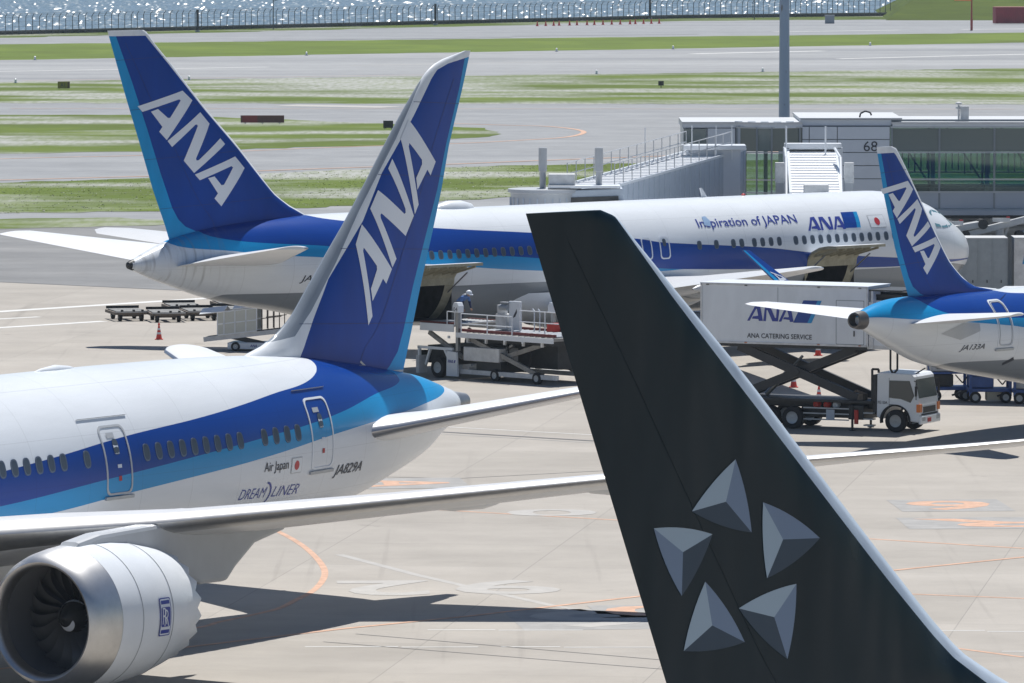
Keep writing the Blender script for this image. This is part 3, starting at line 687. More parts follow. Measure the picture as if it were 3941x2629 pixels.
def engine(parent, x0, y, z, Rr, L, blades=True, chev=0, lipm=None, badge=False):
    s = Rr / 1.86; k = L / 5.0; d = (1, 0, 0); o = (x0, y, z)
    prof_lip = [(1.05*k, 1.822*s), (.55*k, 1.755*s), (.25*k, 1.68*s), (.08*k, 1.60*s), (0, 1.51*s), (.05*k, 1.44*s), (.2*k, 1.395*s), (.45*k, 1.385*s)]
    outer = [(1.05*k, 1.826*s), (1.7*k, 1.86*s), (2.6*k, 1.845*s), (3.4*k, 1.77*s), (4.2*k, 1.62*s), (4.7*k, 1.51*s)]
    n = 80
    b = MB(); b.lathe(outer, o, d, n, 0)
    ax = Vector(d); u = Vector((0, 0, 1)); a = ax.cross(u).normalized(); c = ax.cross(a)
    ring = []; teeth = chev or 0
    for i in range(n):
        th = 2 * math.pi * i / n; ph = (i * teeth / n) % 1 if teeth else 0.5
        t = (4.95 + .20 * (1 - abs(2 * ph - 1))) * k if teeth else 5.0 * k; r = 1.43 * s
        ring.append(Vector(o) + ax * t + a * (r * math.cos(th)) + c * (r * math.sin(th)))
    base = len(b.v); b.v += [tuple(p) for p in ring]; last = base - n
    for i in range(n): b.f.append((last + i, last + (i + 1) % n, base + (i + 1) % n, base + i)); b.m.append(0)
    nin = [(4.9*k, 1.38*s), (3.0*k, 1.30*s)]; b.lathe(nin, o, d, n, 1)
    nac = b.build('engine', [white, dark_metal], parent, smooth=True, ang=50)
    b = MB(); b.lathe(prof_lip, o, d, n, 0); b.build('inlet_lip', lipm or alu, nac, smooth=True, ang=60)
    b = MB(); b.lathe([(.45*k, 1.383*s), (.9*k, 1.40*s), (1.75*k, 1.43*s), (1.75*k, .0)], o, d, 64, 0); b.build('inlet_duct', mat('inlet_liner', (0.12, 0.125, 0.135), .5), nac, smooth=True, ang=50)
    b = MB(); b.lathe([(.95*k, .01), (1.02*k, .10*s), (1.2*k, .26*s), (1.45*k, .40*s), (1.6*k, .43*s)], o, d, 32, 0)
    sp = b.build('spinner', dark_metal, nac, smooth=True)
    b = MB(); V = []; m_ = 26
    for i in range(m_ + 1):
        t = i / m_; th = 3.4 + t * 5.2; wdt = .075 * math.sin(math.pi * t) ** .6 + .004
        for sg in (-1, 1):
            tt = .34 + .56 * t + sg * wdt * 2.0; tt = min(max(tt, .05), 1); X = (.955 + .6 * tt ** 1.35) * k; r = (.43 * math.sin(tt * math.pi / 2)) * s + .012
            V.append((x0 + X - .008, y + r * math.cos(th), z + r * math.sin(th)))
    b.add(V, [(2*i, 2*i+1, 2*i+3, 2*i+2) for i in range(m_)]); b.build('spiral_mark', letter_white, nac)
    b = MB(); b.lathe([(3.4*k, 1.12*s), (4.6*k, 1.05*s), (5.55*k, .80*s), (5.5*k, .74*s), (4.6*k, .78*s)], o, d, 40, 0); b.lathe([(4.8*k, .52*s), (5.6*k, .46*s), (6.25*k, .22*s), (6.5*k, .03)], o, d, 32, 0); b.build('exhaust_cone', dark_metal, nac, smooth=True)
    for t_, r_ in ((1.9, 1.863), (3.35, 1.783)):
        b = MB(); b.lathe([(t_*k, r_*s), (t_*k, r_*s + .006), ((t_ + .02)*k, r_*s + .006), ((t_ + .02)*k, r_*s - .004)], o, d, 64); b.build('cowl_seam', grey_paint, nac)
    if blades:
        b = MB(); m_ = 8; V = []
        for i in range(m_ + 1):
            t = i / m_; r = (.40 + (1.40 - .40) * t) * s; cw = (.20 + .14 * t) * s; tw = R(25 + 38 * t); lean = .22 * math.sin(t * 2.6)
            for e in (-1, 1): V.append((x0 * 0 + e * cw * math.cos(tw) , r * math.sin(lean) + e * cw * math.sin(tw), r * math.cos(lean)))
        b.add(V, [(2*i, 2*i+1, 2*i+3, 2*i+2) for i in range(m_)]); me = b.mesh('fan_blade', mat('fan_titanium', (0.15, 0.155, 0.165), .4, metal=.5), True)
        for i in range(20):
            f = bpy.data.objects.new('fan_blade', me); col.objects.link(f); f.parent = nac; f.location = (x0 + 1.55 * k, y, z); f.rotation_euler = (2 * math.pi * i / 20, 0, 0)
    return nac

def pylon(parent, poly, y, th, m):
    b = MB(); b.prism(poly, lambda u, v, w: (u, y + w, v), -th / 2, th / 2); return b.build('pylon', m, parent, bevel=0.12)
def fairing(parent, x0, x1, w, zt, zb, m):
    b = MB(); V = []; F = []; n = 24; K = 22
    for i in range(K + 1):
        t = i / K; x = x0 + (x1 - x0) * t; s = max(.02, math.sin(math.pi * min(max(t, 0), 1))) ** .45; ww = w * (0.55 + .45 * s); zz = zt - (zt - zb) * s
        for j in range(n + 1):
            a = math.pi * j / n; V.append((x, ww * math.copysign(abs(math.cos(a)) ** .7, math.cos(a)), zt - (zt - zz) * math.sin(a) ** .7))
    for i in range(K):
        for j in range(n): F.append((i*(n+1)+j, i*(n+1)+j+1, (i+1)*(n+1)+j+1, (i+1)*(n+1)+j))
    b.add(V, F); return b.build('belly_fairing', m, parent, smooth=True, ang=60)
def gear(parent, x, y, ztop, rw, axles, track, m=None):
    b = MB(); b.tube((x, y, ztop), (x, y, rw), .16, .13, 12); b.beam((x, y, rw + .1), (x + 1.2, y, ztop), .12); 
    if axles > 1: b.beam((x - .75, y, rw), (x + .75, y, rw), .2)
    g = b.build('landing_gear', white_old, parent)
    for a in range(axles):
        ax = x + (a - (axles - 1) / 2) * 1.4
        for s in (-1, 1):
            b = MB(); yy = y + s * track / 2; b.lathe([(-.2, rw * .5), (-.2, rw * .88), (-.12, rw), (.12, rw), (.2, rw * .88), (.2, rw * .5)], (ax, yy, rw), (0, 1, 0), 24, 0); b.lathe([(-.12, .03), (-.14, rw * .5), (.14, rw * .5), (.12, .03)], (ax, yy, rw), (0, 1, 0), 16, 1)
            b.build('wheel', [black, galv], g, smooth=True)
def flat_text(txt, x0, z0, w, h, pf, side, m, parent, shear=0, bold=0.0, off=.014, spacing=1.0, name='lettering', dz=0.0):
    V, F = text_mesh(txt, 1.0, shear, bold, spacing=spacing); V = fit(V, w, h)
    fn = (lambda u, v: pf.pt(x0 - u, z0 + v + dz * u, side, off)) if side > 0 else (lambda u, v: pf.pt(x0 + u, z0 + v + dz * u, side, off))
    return decal(name, V, F, fn, m, parent, .25)
def flag(pf, x0, x1, z0, z1, side, parent):
    V, F = polys_mesh([[(x0, z0), (x1, z0), (x1, z1), (x0, z1)]]); f = decal('flag', V, F, lambda x, z: pf.pt(x, z, side, .010), grey_paint, parent, .2)
    V, F = polys_mesh([[(x0 + .025, z0 + .025), (x1 - .025, z0 + .025), (x1 - .025, z1 - .025), (x0 + .025, z1 - .025)]]); decal('flag_field', V, F, lambda x, z: pf.pt(x, z, side, .015), white, f, .2)
    cx, cz, r = (x0 + x1) / 2, (z0 + z1) / 2, (z1 - z0) * .3
    V, F = polys_mesh([[(cx + r * math.cos(t * .262), cz + r * math.sin(t * .262)) for t in range(24)]]); decal('flag_disc', V, F, lambda x, z: pf.pt(x, z, side, .020), flag_red, f)
def plane_root(name, ref, yaw, label):
    X, Y = ref; a = R(yaw)
    return empty(name, (X + 50 * math.cos(a), Y + 50 * math.sin(a), 0), a + math.pi, label, 'airliner')

wing_top = mat('wing_skin', (0.62, 0.63, 0.64), .35, noise=.06, nscale=.8)
wing_white = mat('stabiliser_skin', (0.74, 0.75, 0.76), .35, noise=.05, nscale=.8)
dull_le = mat('dull_leading_edge', (0.50, 0.51, 0.53), .3, metal=.85)

# ---------------------------------------------------------------- near twin-jet, nose to the left (fan and chevrons in view)
pf = Prof([0,.3,1,2.2,4,6,8.5,36,40,43,47.4,50.2,52,54.2,54.9,55.7,56.1,56.25],
 [4.75,5.25,5.85,6.6,7.4,7.9,8.13,8.14,8.11,8.06,7.84,7.5,7.22,6.85,6.66,6.43,6.31,6.24],
 [4.55,4.1,3.6,3.05,2.55,2.3,2.17,2.17,2.25,2.42,2.88,3.36,3.78,4.40,4.75,5.10,5.30,5.40],
 [.1,.6,1.15,1.7,2.3,2.68,2.88,2.88,2.8,2.62,2.2,1.78,1.45,1.0,.82,.62,.50,.42])
A = plane_root('airliner', (-5.3052, 207.6036), 237.571, 'blue and white airliner whose grey engine intake with fan blades faces the viewer')
lv = livery('livery_near', 58.0, (0.0, 12.0), [WHITE,
 (LIGHT, [(0, 3.6), (20, 4.1), (29, 4.35), (31, 4.42), (35.14, 4.75), (42.62, 5.29), (46.83, 5.67), (50.23, 5.89), (52.68, 6.05), (55.2, 6.36), (55.7, 6.9)]),
 (DARK, [(0, 3.9), (28.91, 4.83), (34.06, 5.22), (38.66, 5.57), (42.47, 5.85), (45.13, 6.05), (47.07, 6.25), (49.58, 6.59), (52.07, 6.85), (52.8, 7.4)]),
 (WHITE, [(0, 4.3), (20, 5.1), (29.25, 5.8), (31.8, 6.02), (35.17, 6.35), (39.33, 6.63), (41.89, 6.85), (43.74, 7.03), (45.52, 7.17), (46.59, 7.35), (47.28, 7.56), (47.62, 7.74), (47.95, 8.3), (49, 10)])])
fuselage(pf, lv, A)
fin = Fin([(16.86,57.1),(16.63,55.88),(16.48,55.38),(16.22,54.89),(15.96,54.56),(11.64,50.23),(10.85,49.38),(9.71,48.19),(9.0,47.42),(8.52,46.63),(8.21,45.86),(8.04,45.17),(7.7,44.4),(6.3,44.2)],
 [(16.86,57.46),(15.72,57.01),(13.93,56.22),(12.59,55.8),(11.42,55.34),(9.61,54.59),(8.19,54.06),(7.02,53.6),(6.3,53.3)], .095, 6.5)
fm = fin_livery('fin_near', (6.0, 17.0), (44.0, 58.0), DARK, [
 (LIGHT, 'aft', [(57.1,16.65),(56.79,15.73),(56.01,13.94),(55.51,12.59),(54.95,11.44),(54.08,9.64),(53.56,8.31),(53.24,7.65),(52.75,7.23),(52.2,6.9)]),
 (WHITE, 'fwd', [(57.3,16.66),(56.05,16.49),(55.39,16.3),(55.06,16.04),(54.07,14.99),(53.58,14.51),(52.19,13.21),(51.06,11.78),(49.14,10.09),(48.19,8.82),(47.53,7.86),(47.0,7.2)]),
 ((0.27, 0.31, 0.36), 'fwd', [(54.97,16.36),(54.23,15.61),(53.01,14.21),(50.99,12.14),(49.61,10.6),(48.19,9.15),(47.3,8.45),(46.0,8.3),(43,8.0)]),
 (WHITE, 'above', 16.66)])
fin.build(fm, A, 6.9, 16.86); fin_seams(fin, seam_blue, A, 7.3, 16.0, .70)
for sd in (-1, 1): letters(aff([[0.0477, -1.0165], [-0.9364, -0.0281], [60.3734, 63.0997]]), fin.on(sd), letter_white, A)
b = MB(); b.add([fin.on(-1, .01)(x, z) for x, z in [(50.9, 7.45), (51.6, 7.05), (53.6, 7.0), (53.6, 7.06), (51.65, 7.11), (50.95, 7.5)]], [(0, 1, 4, 5), (1, 2, 3, 4)]); b.build('rudder_seam', galv, A)
W87 = [(0, 17.8, 3.75, 14.0, .11), (2.9, 20.9, 4.2, 12.4, .115), (6.67, 23.8, 4.65, 9.5, .11), (10.0, 26.1, 4.93, 7.2, .105), (14.36, 29.1, 5.41, 5.75, .10), (20.04, 33.0, 6.08, 4.1, .095), (24.57, 36.2, 6.60, 3.0, .09), (28.2, 38.75, 6.95, 2.2, .085), (29.6, 40.2, 7.1, 1.5, .08), (30.1, 41.4, 7.15, .7, .08)]
H87 = [(.4, 47.3, 5.30, 6.6, .14), (1.6, 48.5, 5.44, 5.9, .14), (2.6, 49.3, 5.66, 5.4, .115), (9.5, 54.2, 7.22, 2.35, .09), (9.8, 54.7, 7.28, 1.8, .08)]
for sd in (-1, 1):
    wp = wing_part('wing', W87, [wing_top, alu], A, sd, le=.075, inc=.085, camber=.012)
    wing_part('horizontal_stabiliser', H87, [wing_white, dull_le], A, sd, le=.05)
    eg = engine(A, 21.30, sd * 9.86, 2.72, 1.93, 5.1, blades=(sd < 0), chev=20)
    pylon(A, [(22.3, 4.45), (22.6, 4.72), (23.6, 4.86), (26.3, 4.92), (27.6, 4.75), (32.9, 4.75), (32.2, 4.27), (30.8, 4.02), (29.87, 3.45), (29.45, 3.10), (28.2, 3.12), (27.0, 3.5), (25.5, 4.2)], sd * 9.86, .62, grey_paint)
    for yy in (6.0, 14.6, 18.7):
        xt = lin([(0, 33.2), (10, 33.3), (30, 42.1)], yy); zz = lin([(6.67, 4.65), (14.36, 5.41), (20.04, 6.08), (24.6, 6.6)], yy) - .32
        b = MB(); b.lathe([(-3.2, .02), (-2.6, .16), (-1.4, .27), (0, .28), (.7, .2), (1.2, .03)], (xt, sd * yy, zz), (1, 0, -.03), 14); b.build('flap_fairing', wing_top, A, smooth=True)
    gear(A, 29.5, sd * 4.9, 3.2, .64, 2, 1.3)
    for yy in (7.6, 5.2):
        b = MB(); xx = 56.2 - (9.8 - yy) * .22; zz = 5.44 + (yy - 1.6) * .225 + .1; b.prism([(-1.3, 0), (.35, 0), (.3, .10), (-.2, .19)], lambda u, v, w: (xx + u, sd * yy + w, zz + v), -.07, .07); b.build('hinge_fairing', wing_white, A)
gear(A, 5.6, 0, 2.8, .5, 1, .7)
fairing(A, 19.5, 39.0, 2.95, 4.2, 1.75, white)
xs_w = [35.99 + .607 * i for i in range(9)] + [42.21, 42.87, 43.53, 44.16] + [29.1 + .575 * i for i in range(6)] + [33.1] + [12 + .6 * i for i in range(28)]
windows(pf, xs_w, 5.84, -1, A, .27, .46)
windows(pf, xs_w[:20], 5.84, 1, A, .27, .46)
mk_ = lambda x: [(x + .02, 6.05, .22, .30, letter_white), (x + .05, 5.55, .2, .1, letter_white), (x + .05, 5.2, .14, .14, red_paint), (x - .1, 6.42, .36, .14, grey_paint)]
for sd in (-1, 1):
    door(pf, 44.95, 46.30, 4.66, 6.78, sd, white, A, .2, .06, marks=mk_(45.6)); door(pf, 33.95, 35.2, 4.74, 6.70, sd, grey_paint, A, .2, .06, marks=mk_(34.55)); door(pf, 6.5, 7.7, 4.74, 6.70, sd, grey_paint, A, .2, .06)
flat_text('Air Japan', 42.13, 4.73, 1.42, .37, pf, -1, text_dark, A, bold=.004)
flag(pf, 43.72, 44.35, 4.65, 5.12, -1, A)
flat_text('JA829A', 46.5, 4.29, 1.88, .40, pf, -1, text_dark, A, shear=.3, bold=.01)
flat_text('DREAM', 40.92, 4.08, 1.58, .30, pf, -1, text_blue, A, shear=.32, bold=-.012, dz=-.02); flat_text('LINER', 42.86, 4.03, 1.6, .30, pf, -1, text_blue, A, shear=.32, bold=-.012, dz=-.02)
cr = [(42.45 + .32 * math.sin(t), 4.18 + .33 * math.cos(t)) for t in [R(8 + 16 * i) for i in range(10)]] + [(42.36 + .34 * math.sin(t), 4.16 + .31 * math.cos(t)) for t in [R(152 - 16 * i) for i in range(10)]]
V, F = polys_mesh([cr]); decal('crescent_mark', V, F, lambda x, z: pf.pt(x, z, -1, .014), text_blue, A, .2)
b = MB(); b.lathe([(-1.0, .02), (-.7, .09), (0, .16), (.7, .09), (1.0, .02)], (35.4, 0, 8.12), (1, 0, 0), 16); b.build('antenna', white, A, smooth=True)
for x0, x1, z in ((44.6, 46.6, 7.02), (33.2, 35.6, 6.92)):
    b = MB(); b.add([pf.pt(x0 + (x1 - x0) * i / 8, z, -1, o) for i in range(9) for o in (0, .05)], [(2*i, 2*i+1, 2*i+3, 2*i+2) for i in range(8)]); b.build('rain_gutter', grey_paint, A)
b = MB(); b.lathe([(-.1, .41), (.35, .36), (.85, .25), (.83, .18), (.2, .16)], (56.22, 0, 5.82), (1, 0, .06), 24); b.build('exhaust_pipe', steel, A, smooth=True)
# maker's badge on the cowl: dark frame with two upright letters
def cowl(u, v, off=.02):
    x = 24.25 + u; r = 1.922 + off; th = v / 1.92; return (x, -9.86 - r * math.cos(th), 2.72 + r * math.sin(th))
bd = None
for (w, h, c0, m_, of) in ((.50, 1.02, -.03, text_blue, .012), (.44, .96, -.03, letter_white, .016), (.40, .52, -.03, text_blue, .020)):
    V, F = polys_mesh([rrect(-w/2, w/2, c0 - h/2, c0 + h/2, .05)]); o = decal('badge', V, F, lambda x, z: cowl(x, z, of), m_, A, .12)
for dx in (-.05, .04):
    V, F = text_mesh('R', 1.0, bold=-.01); V = fit(V, .2, .44); decal('lettering', V, F, lambda x, z: cowl(x - .1 + dx, z - .25 - dx * .6, .026), letter_white, A, .12)
for zc in (.36, -.42):
    V, F = polys_mesh([[(-.19, zc - .05), (.19, zc - .05), (.19, zc + .05), (-.19, zc + .05)]]); decal('badge', V, F, lambda x, z: cowl(x, z, .020), text_blue, A, .12)

# ---------------------------------------------------------------- far twin-jet being loaded, nose to the right
pf = Prof([0,.25,.9,1.8,3.1,5.2,7.2,34,38,41,43.5,46,48,50,51.6,52.9,53.6,53.95],
 [4.15,4.78,5.33,5.8,6.5,7.12,7.28,7.33,7.33,7.33,7.32,7.24,7.1,6.85,6.5,6.05,5.76,5.62],
 [3.95,3.45,3.0,2.65,2.3,2.02,1.95,1.95,2.1,2.36,2.68,3.14,3.45,3.92,4.42,4.84,5.12,5.25],
 [.1,.5,.95,1.4,1.85,2.35,2.515,2.515,2.48,2.35,2.12,1.78,1.45,1.07,.78,.5,.32,.22])
B = plane_root('airliner', (-13.8916, 301.2276), 43.5633, 'blue and white airliner with both cargo doors open, parked at the boarding bridges')
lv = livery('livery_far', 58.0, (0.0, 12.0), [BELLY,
 (WHITE, [(0, 3.4), (4, 3.70), (7, 3.66), (31, 3.90), (37, 3.94), (45, 3.94), (49, 3.98), (50.5, 3.2)]),
 (LIGHT, [(0, 3.75), (7, 3.70), (10, 3.75), (22, 4.14), (23.4, 4.10), (31.3, 4.42), (38.6, 5.01), (44.3, 5.5), (46.75, 5.67), (49, 5.92), (51.79, 6.25), (52.3, 6.8)]),
 (DARK, [(0, 3.75), (7.1, 3.70), (10, 3.75), (22, 4.14), (23.4, 4.22), (31.7, 5.02), (38.3, 5.55), (44, 5.99), (49.95, 6.62), (50.5, 7.2)]),
 (WHITE, [(0, 3.8), (4, 3.9), (7.5, 4.14), (9.74, 4.29), (13.6, 4.62), (16.35, 4.93), (22.1, 5.34), (23.5, 5.45), (24.8, 5.64), (31.8, 6.18), (37.6, 6.59), (42.4, 7.05), (43.7, 7.28), (44.2, 7.8), (46, 9)])], grime=(48.5, 51.0))
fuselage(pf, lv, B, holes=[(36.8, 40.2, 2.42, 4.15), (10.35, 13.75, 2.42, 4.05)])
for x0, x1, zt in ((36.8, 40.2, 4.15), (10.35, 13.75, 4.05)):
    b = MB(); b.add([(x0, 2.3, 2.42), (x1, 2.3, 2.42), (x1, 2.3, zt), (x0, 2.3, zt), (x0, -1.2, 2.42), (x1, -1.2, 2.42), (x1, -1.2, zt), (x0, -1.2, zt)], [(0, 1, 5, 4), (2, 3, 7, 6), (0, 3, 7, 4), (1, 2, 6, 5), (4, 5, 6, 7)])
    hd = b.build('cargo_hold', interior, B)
    b = MB()   # door frame lining
    for xx in (x0, x1):
        P = [pf.pt(xx, z, 1, .0) for z in [2.42 + (zt - 2.42) * i / 8 for i in range(9)]]; Q = [(x - (.38 if xx == x0 else -.38) * -1, y - .16, z) for x, y, z in P]
        b = MB(); b.add(P + Q, [(i, i + 1, 9 + i + 1, 9 + i) for i in range(8)]); b.build('door_frame', primer, B)
    b = MB(); prof_ = [(2.46, zt - .02), (2.50, zt + .30), (2.72, zt + .58), (3.25, zt + .82), (3.85, zt + .92), (4.38, zt + .93)]
    V = []; 
    for xx in (x0, x1):
        for off in (0, -.13): V += [(xx, y, z + off) for y, z in prof_]
    n_ = len(prof_); Fo = [(i, i + 1, 2*n_ + i + 1, 2*n_ + i) for i in range(n_ - 1)]; Fi = [(n_ + i, n_ + i + 1, 3*n_ + i + 1, 3*n_ + i) for i in range(n_ - 1)]
    Fs = [(i, i + 1, n_ + i + 1, n_ + i) for i in range(n_ - 1)] + [(2*n_ + i, 2*n_ + i + 1, 3*n_ + i + 1, 3*n_ + i) for i in range(n_ - 1)] + [(n_ - 1, 2*n_ - 1, 4*n_ - 1, 3*n_ - 1)]
    b.add(V, Fo, 0); b.f += [tuple(f) for f in Fi + Fs]; b.m += [1] * (len(Fi) + len(Fs))
    cd = b.build('cargo_door', [white, primer], B, smooth=True, ang=30)
    b = MB()
    for i in range(6):
        xx = x0 + .3 + i * (x1 - x0 - .6) / 5; b.beam((xx, 2.62, zt + .36), (xx, 4.2, zt + .76), .07, .10)
    b.build('door_rib', primer, cd)
    
    for xx in (x0 + .15, x1 - .15): b = MB(); b.tube((xx, 2.2, zt - .5), (xx, 3.5, zt + .45), .035); b.build('door_strut', steel, cd)
fin = Fin([(15.74,53.14),(15.66,52.98),(15.19,52.54),(14.22,51.53),(12.2,49.51),(10.47,47.62),(9.01,46.18),(8.27,45.4),(7.73,44.52),(7.32,43.66),(6.3,43.3)],
 [(15.74,55.2),(12.93,54.2),(10.81,53.39),(8.76,52.64),(7.03,51.89),(6.5,51.7),(6.0,51.5)], .09, 6.5)
fm = fin_livery('fin_far', (6.0, 16.0), (43.0, 56.0), DARK, [
 (LIGHT, 'aft', [(54.74,15.49),(53.83,13.44),(52.96,11.32),(52.21,9.38),(51.56,7.88),(51.2,7.35),(50.81,7.03),(50.2,6.8)]),
 (WHITE, 'fwd', [(53.2,15.6),(52.78,15.19),(51.77,14.22),(49.73,12.2),(47.84,10.47),(46.38,9.01),(45.58,8.27),(44.72,7.73),(43.9,7.35),(43.2,7.0)]),
 (WHITE, 'above', 15.49)])
fin.build(fm, B, 6.4, 15.74); fin_seams(fin, seam_blue, B, 6.7, 15.2, .68)
for sd in (-1, 1): letters([[(x + .22, z) for x, z in L] for L in LET], fin.on(sd), letter_white, B)
W67 = [(0, 18.2, 2.85, 12.0, .12), (2.5, 20.2, 3.1, 10.6, .125), (7.9, 24.0, 3.75, 7.3, .115), (16.0, 29.4, 4.68, 4.7, .105), (23.0, 34.0, 5.46, 2.5, .09), (23.75, 35.0, 5.56, 1.0, .08)]
H67 = [(.3, 45.2, 5.25, 6.6, .10), (1.1, 45.9, 5.4, 6.0, .10), (9.1, 51.6, 6.44, 2.2, .09), (9.3, 52.0, 6.47, 1.75, .08)]
for sd in (-1, 1):
    wing_part('wing', W67, [wing_top, dull_le], B, sd, inc=.03)
    wing_part('horizontal_stabiliser', H67, [wing_white, dull_le], B, sd)
    engine(B, 17.6, sd * 7.9, 2.15, 1.42, 4.6, blades=False)
    pylon(B, [(19.0, 3.45), (20.5, 3.72), (24.2, 3.85), (29.5, 3.75), (27, 3.2), (22.5, 2.9)], sd * 7.9, .5, grey_paint)
    for yy in (5.2, 11.4, 15.5):
        xt = lin([(0, 30.5), (7.9, 31.2), (24, 36)], yy); zz = lin([(2.5, 3.1), (23, 5.46)], yy) - .3
        b = MB(); b.lathe([(-2.6, .02), (-2, .16), (-.9, .26), (.2, .25), (.8, .14), (1.1, .03)], (xt, sd * yy, zz), (1, 0, -.03), 14); b.build('flap_fairing', wing_top, B, smooth=True)
    gear(B, 27.6, sd * 4.6, 2.8, .58, 2, 1.15)
gear(B, 5.9, 0, 2.3, .47, 1, .6)
fairing(B, 18.5, 34.0, 2.62, 3.4, 1.62, white)
windows(pf, [38.11 - .5545 * i for i in range(24) if not 24.9 < 38.11 - .5545 * i < 26], 5.38, 1, B, .25, .38)
windows(pf, [21.02, 19.89, 18.75, 18.19, 17.34, 16.78, 16.21, 15.65, 14.52, 13.94, 13.37, 12.81, 12.24, 11.67, 11.1, 10.52, 9.97, 9.4, 8.84, 8.26, 7.7], 5.22, 1, B, .25, .38)
for sd in (-1, 1):
    for x0 in (22.98, 24.15): door(pf, x0, x0 + .66, 4.66, 5.72, sd, letter_white, B, .18, .06, sill=False, glass=False)
    door(pf, 4.9, 5.95, 4.0, 5.85, sd, grey_paint, B, .2, .05); door(pf, 41.2, 42.25, 4.2, 6.0, sd, grey_paint, B, .2, .05)
    V, F = polys_mesh([rrect(23.2, 23.42, 5.25, 5.6, .09)]); decal('door_window', V, F, lambda x, z: pf.pt(x, z, sd, .012), pane_mat, B)
flat_text('Inspiration of JAPAN', 20.78, 5.90, 6.7, .52, pf, 1, text_blue, B, bold=.006, dz=0.0)
letters([[(p[0] * 2.62, p[1] * 2.05) for p in L] for L in UNIT], lambda u, v: pf.pt(13.55 - u, 5.63 + v, 1, .014), text_blue, B, .3)
for a, c, m_ in ((0.0, .86, dark_blue), (.86, 1.12, light_blue)):
    V, F = polys_mesh([[(a, 0), (c, 0), (c + .16, .74), (a + .16, .74)]]); decal('stripe_mark', V, F, lambda u, v: pf.pt(11.02 - u, 5.67 + v, 1, .014), m_, B, .25)
V, F = polys_mesh([[(20.35, 6.12), (19.95, 6.05), (19.85, 6.3), (20.0, 6.52), (20.25, 6.5)]]); decal('paint_repair', V, F, lambda x, z: pf.pt(x, z, 1, .018), mat('repair_blue', (.28, .42, .62), .5), B, .2)
flag(pf, 8.1, 9.2, 5.62, 6.22, 1, B)
flat_text('JA', 45.55, 4.37, .62, .36, pf, 1, text_dark, B, shear=.3, bold=.01)
b = MB(); b.lathe([(-1.25, .05), (-1.1, .3), (-.5, .44), (.3, .44), (.9, .3), (1.3, .04)], (34.6, 0, 7.22), (1, 0, 0), 24); b.build('antenna_dome', white, B, smooth=True, ang=60)
b = MB(); b.prism([(18.0, 7.25), (18.35, 7.25), (18.55, 7.75), (18.42, 7.75)], lambda u, v, w: (u, w, v), -.03, .03); b.build('antenna', white, B)
b = MB(); b.lathe([(0, .10), (.10, .10), (.16, .03)], (15.6, 0, 7.26), (0, 0, 1), 12); b.build('beacon', flag_red, B)
b = MB(); b.lathe([(-.22, .27), (.02, .235), (.22, .15), (.26, .05), (.26, .005)], (53.85, 0, 5.44), (1, 0, -.05), 20); b.build('exhaust_pipe', dark_metal, B, smooth=True)
for sd in (-1, 1):
    for P_ in ([(2.05, 5.50), (2.75, 5.42), (3.15, 6.18), (2.55, 6.05)], [(2.85, 5.42), (3.55, 5.42), (3.85, 6.30), (3.27, 6.2)], [(3.65, 5.45), (4.2, 5.5), (4.3, 6.2), (3.95, 6.3)]):
        b = MB(); b.add([pf.pt(x, z, sd, .02) for x, z in P_], [(0, 1, 2, 3)]); b.build('cockpit_window', mat('teal_glass', (.10, .22, .25), .1, spec=.6), B)

# ---------------------------------------------------------------- single-aisle jet at the right edge
pf = Prof([0,.3,1,2,3.5,5.5,31,33,35.5,38.1,40.7,42.3,43.6,44.4,44.78],
 [3.4,3.9,4.4,4.9,5.5,5.75,5.78,5.79,5.80,5.82,5.83,5.80,5.66,5.47,5.37],
 [3.2,2.75,2.35,2.05,1.75,1.63,1.66,1.93,2.3,2.7,3.22,3.79,4.32,4.64,4.76],
 [.1,.5,.95,1.35,1.75,1.975,1.975,1.9,1.72,1.45,1.1,.85,.6,.42,.34])
C_ = plane_root('airliner', (10.5243, 262.1014), 53.855, 'smaller airliner with round dark tail exhaust beside the catering truck')
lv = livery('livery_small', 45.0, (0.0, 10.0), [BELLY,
 (WHITE, [(0, 3.04), (35, 3.06), (39, 3.11), (40.2, 2.6), (42, 2)]),
 (LIGHT, [(0, 3.9), (35.3, 4.36), (36, 4.45), (42.4, 5.01), (44.8, 5.17)]),
 (DARK, [(0, 4.3), (35.16, 4.73), (39.33, 5.04), (40.24, 5.2), (41.29, 5.74), (41.6, 6.3)]),
 (WHITE, [(0, 5.0), (30, 5.45), (33.73, 5.62), (35.2, 5.76), (36, 6.4)])])
fuselage(pf, lv, C_)
fin = Fin([(11.8,42.5),(11.72,42.22),(11.55,42.04),(10.13,40.83),(8.16,39.21),(7.08,38.24),(6.39,37.26),(5.98,36.28),(5.8,34.64),(5.4,34.5)],
 [(11.8,43.61),(9.86,43.04),(7.77,42.24),(5.83,41.27),(5.2,41.0)], .09, 4.6)
fm = fin_livery('fin_small', (5.0, 12.0), (34.0, 44.0), DARK, [
 (LIGHT, 'aft', [(43.32,11.6),(42.75,9.86),(41.9,7.77),(41.3,6.6),(41.0,6.2),(40.5,5.9),(39.8,5.7)]),
 (WHITE, 'fwd', [(42.6,11.66),(42.3,11.45),(41.02,10.13),(39.40,8.16),(38.43,7.08),(37.45,6.39),(36.45,6.0),(35.2,5.8)]),
 (WHITE, 'above', 11.55)])
fin.build(fm, C_, 5.35, 11.8); fin_seams(fin, seam_blue, C_, 6.0, 11.4, .66, 3)
for sd in (-1, 1): letters(aff([[0.7099, 0.0693], [-0.0342, 0.701], [5.8624, -2.2461]]), fin.on(sd, .01), letter_white, C_, .25)
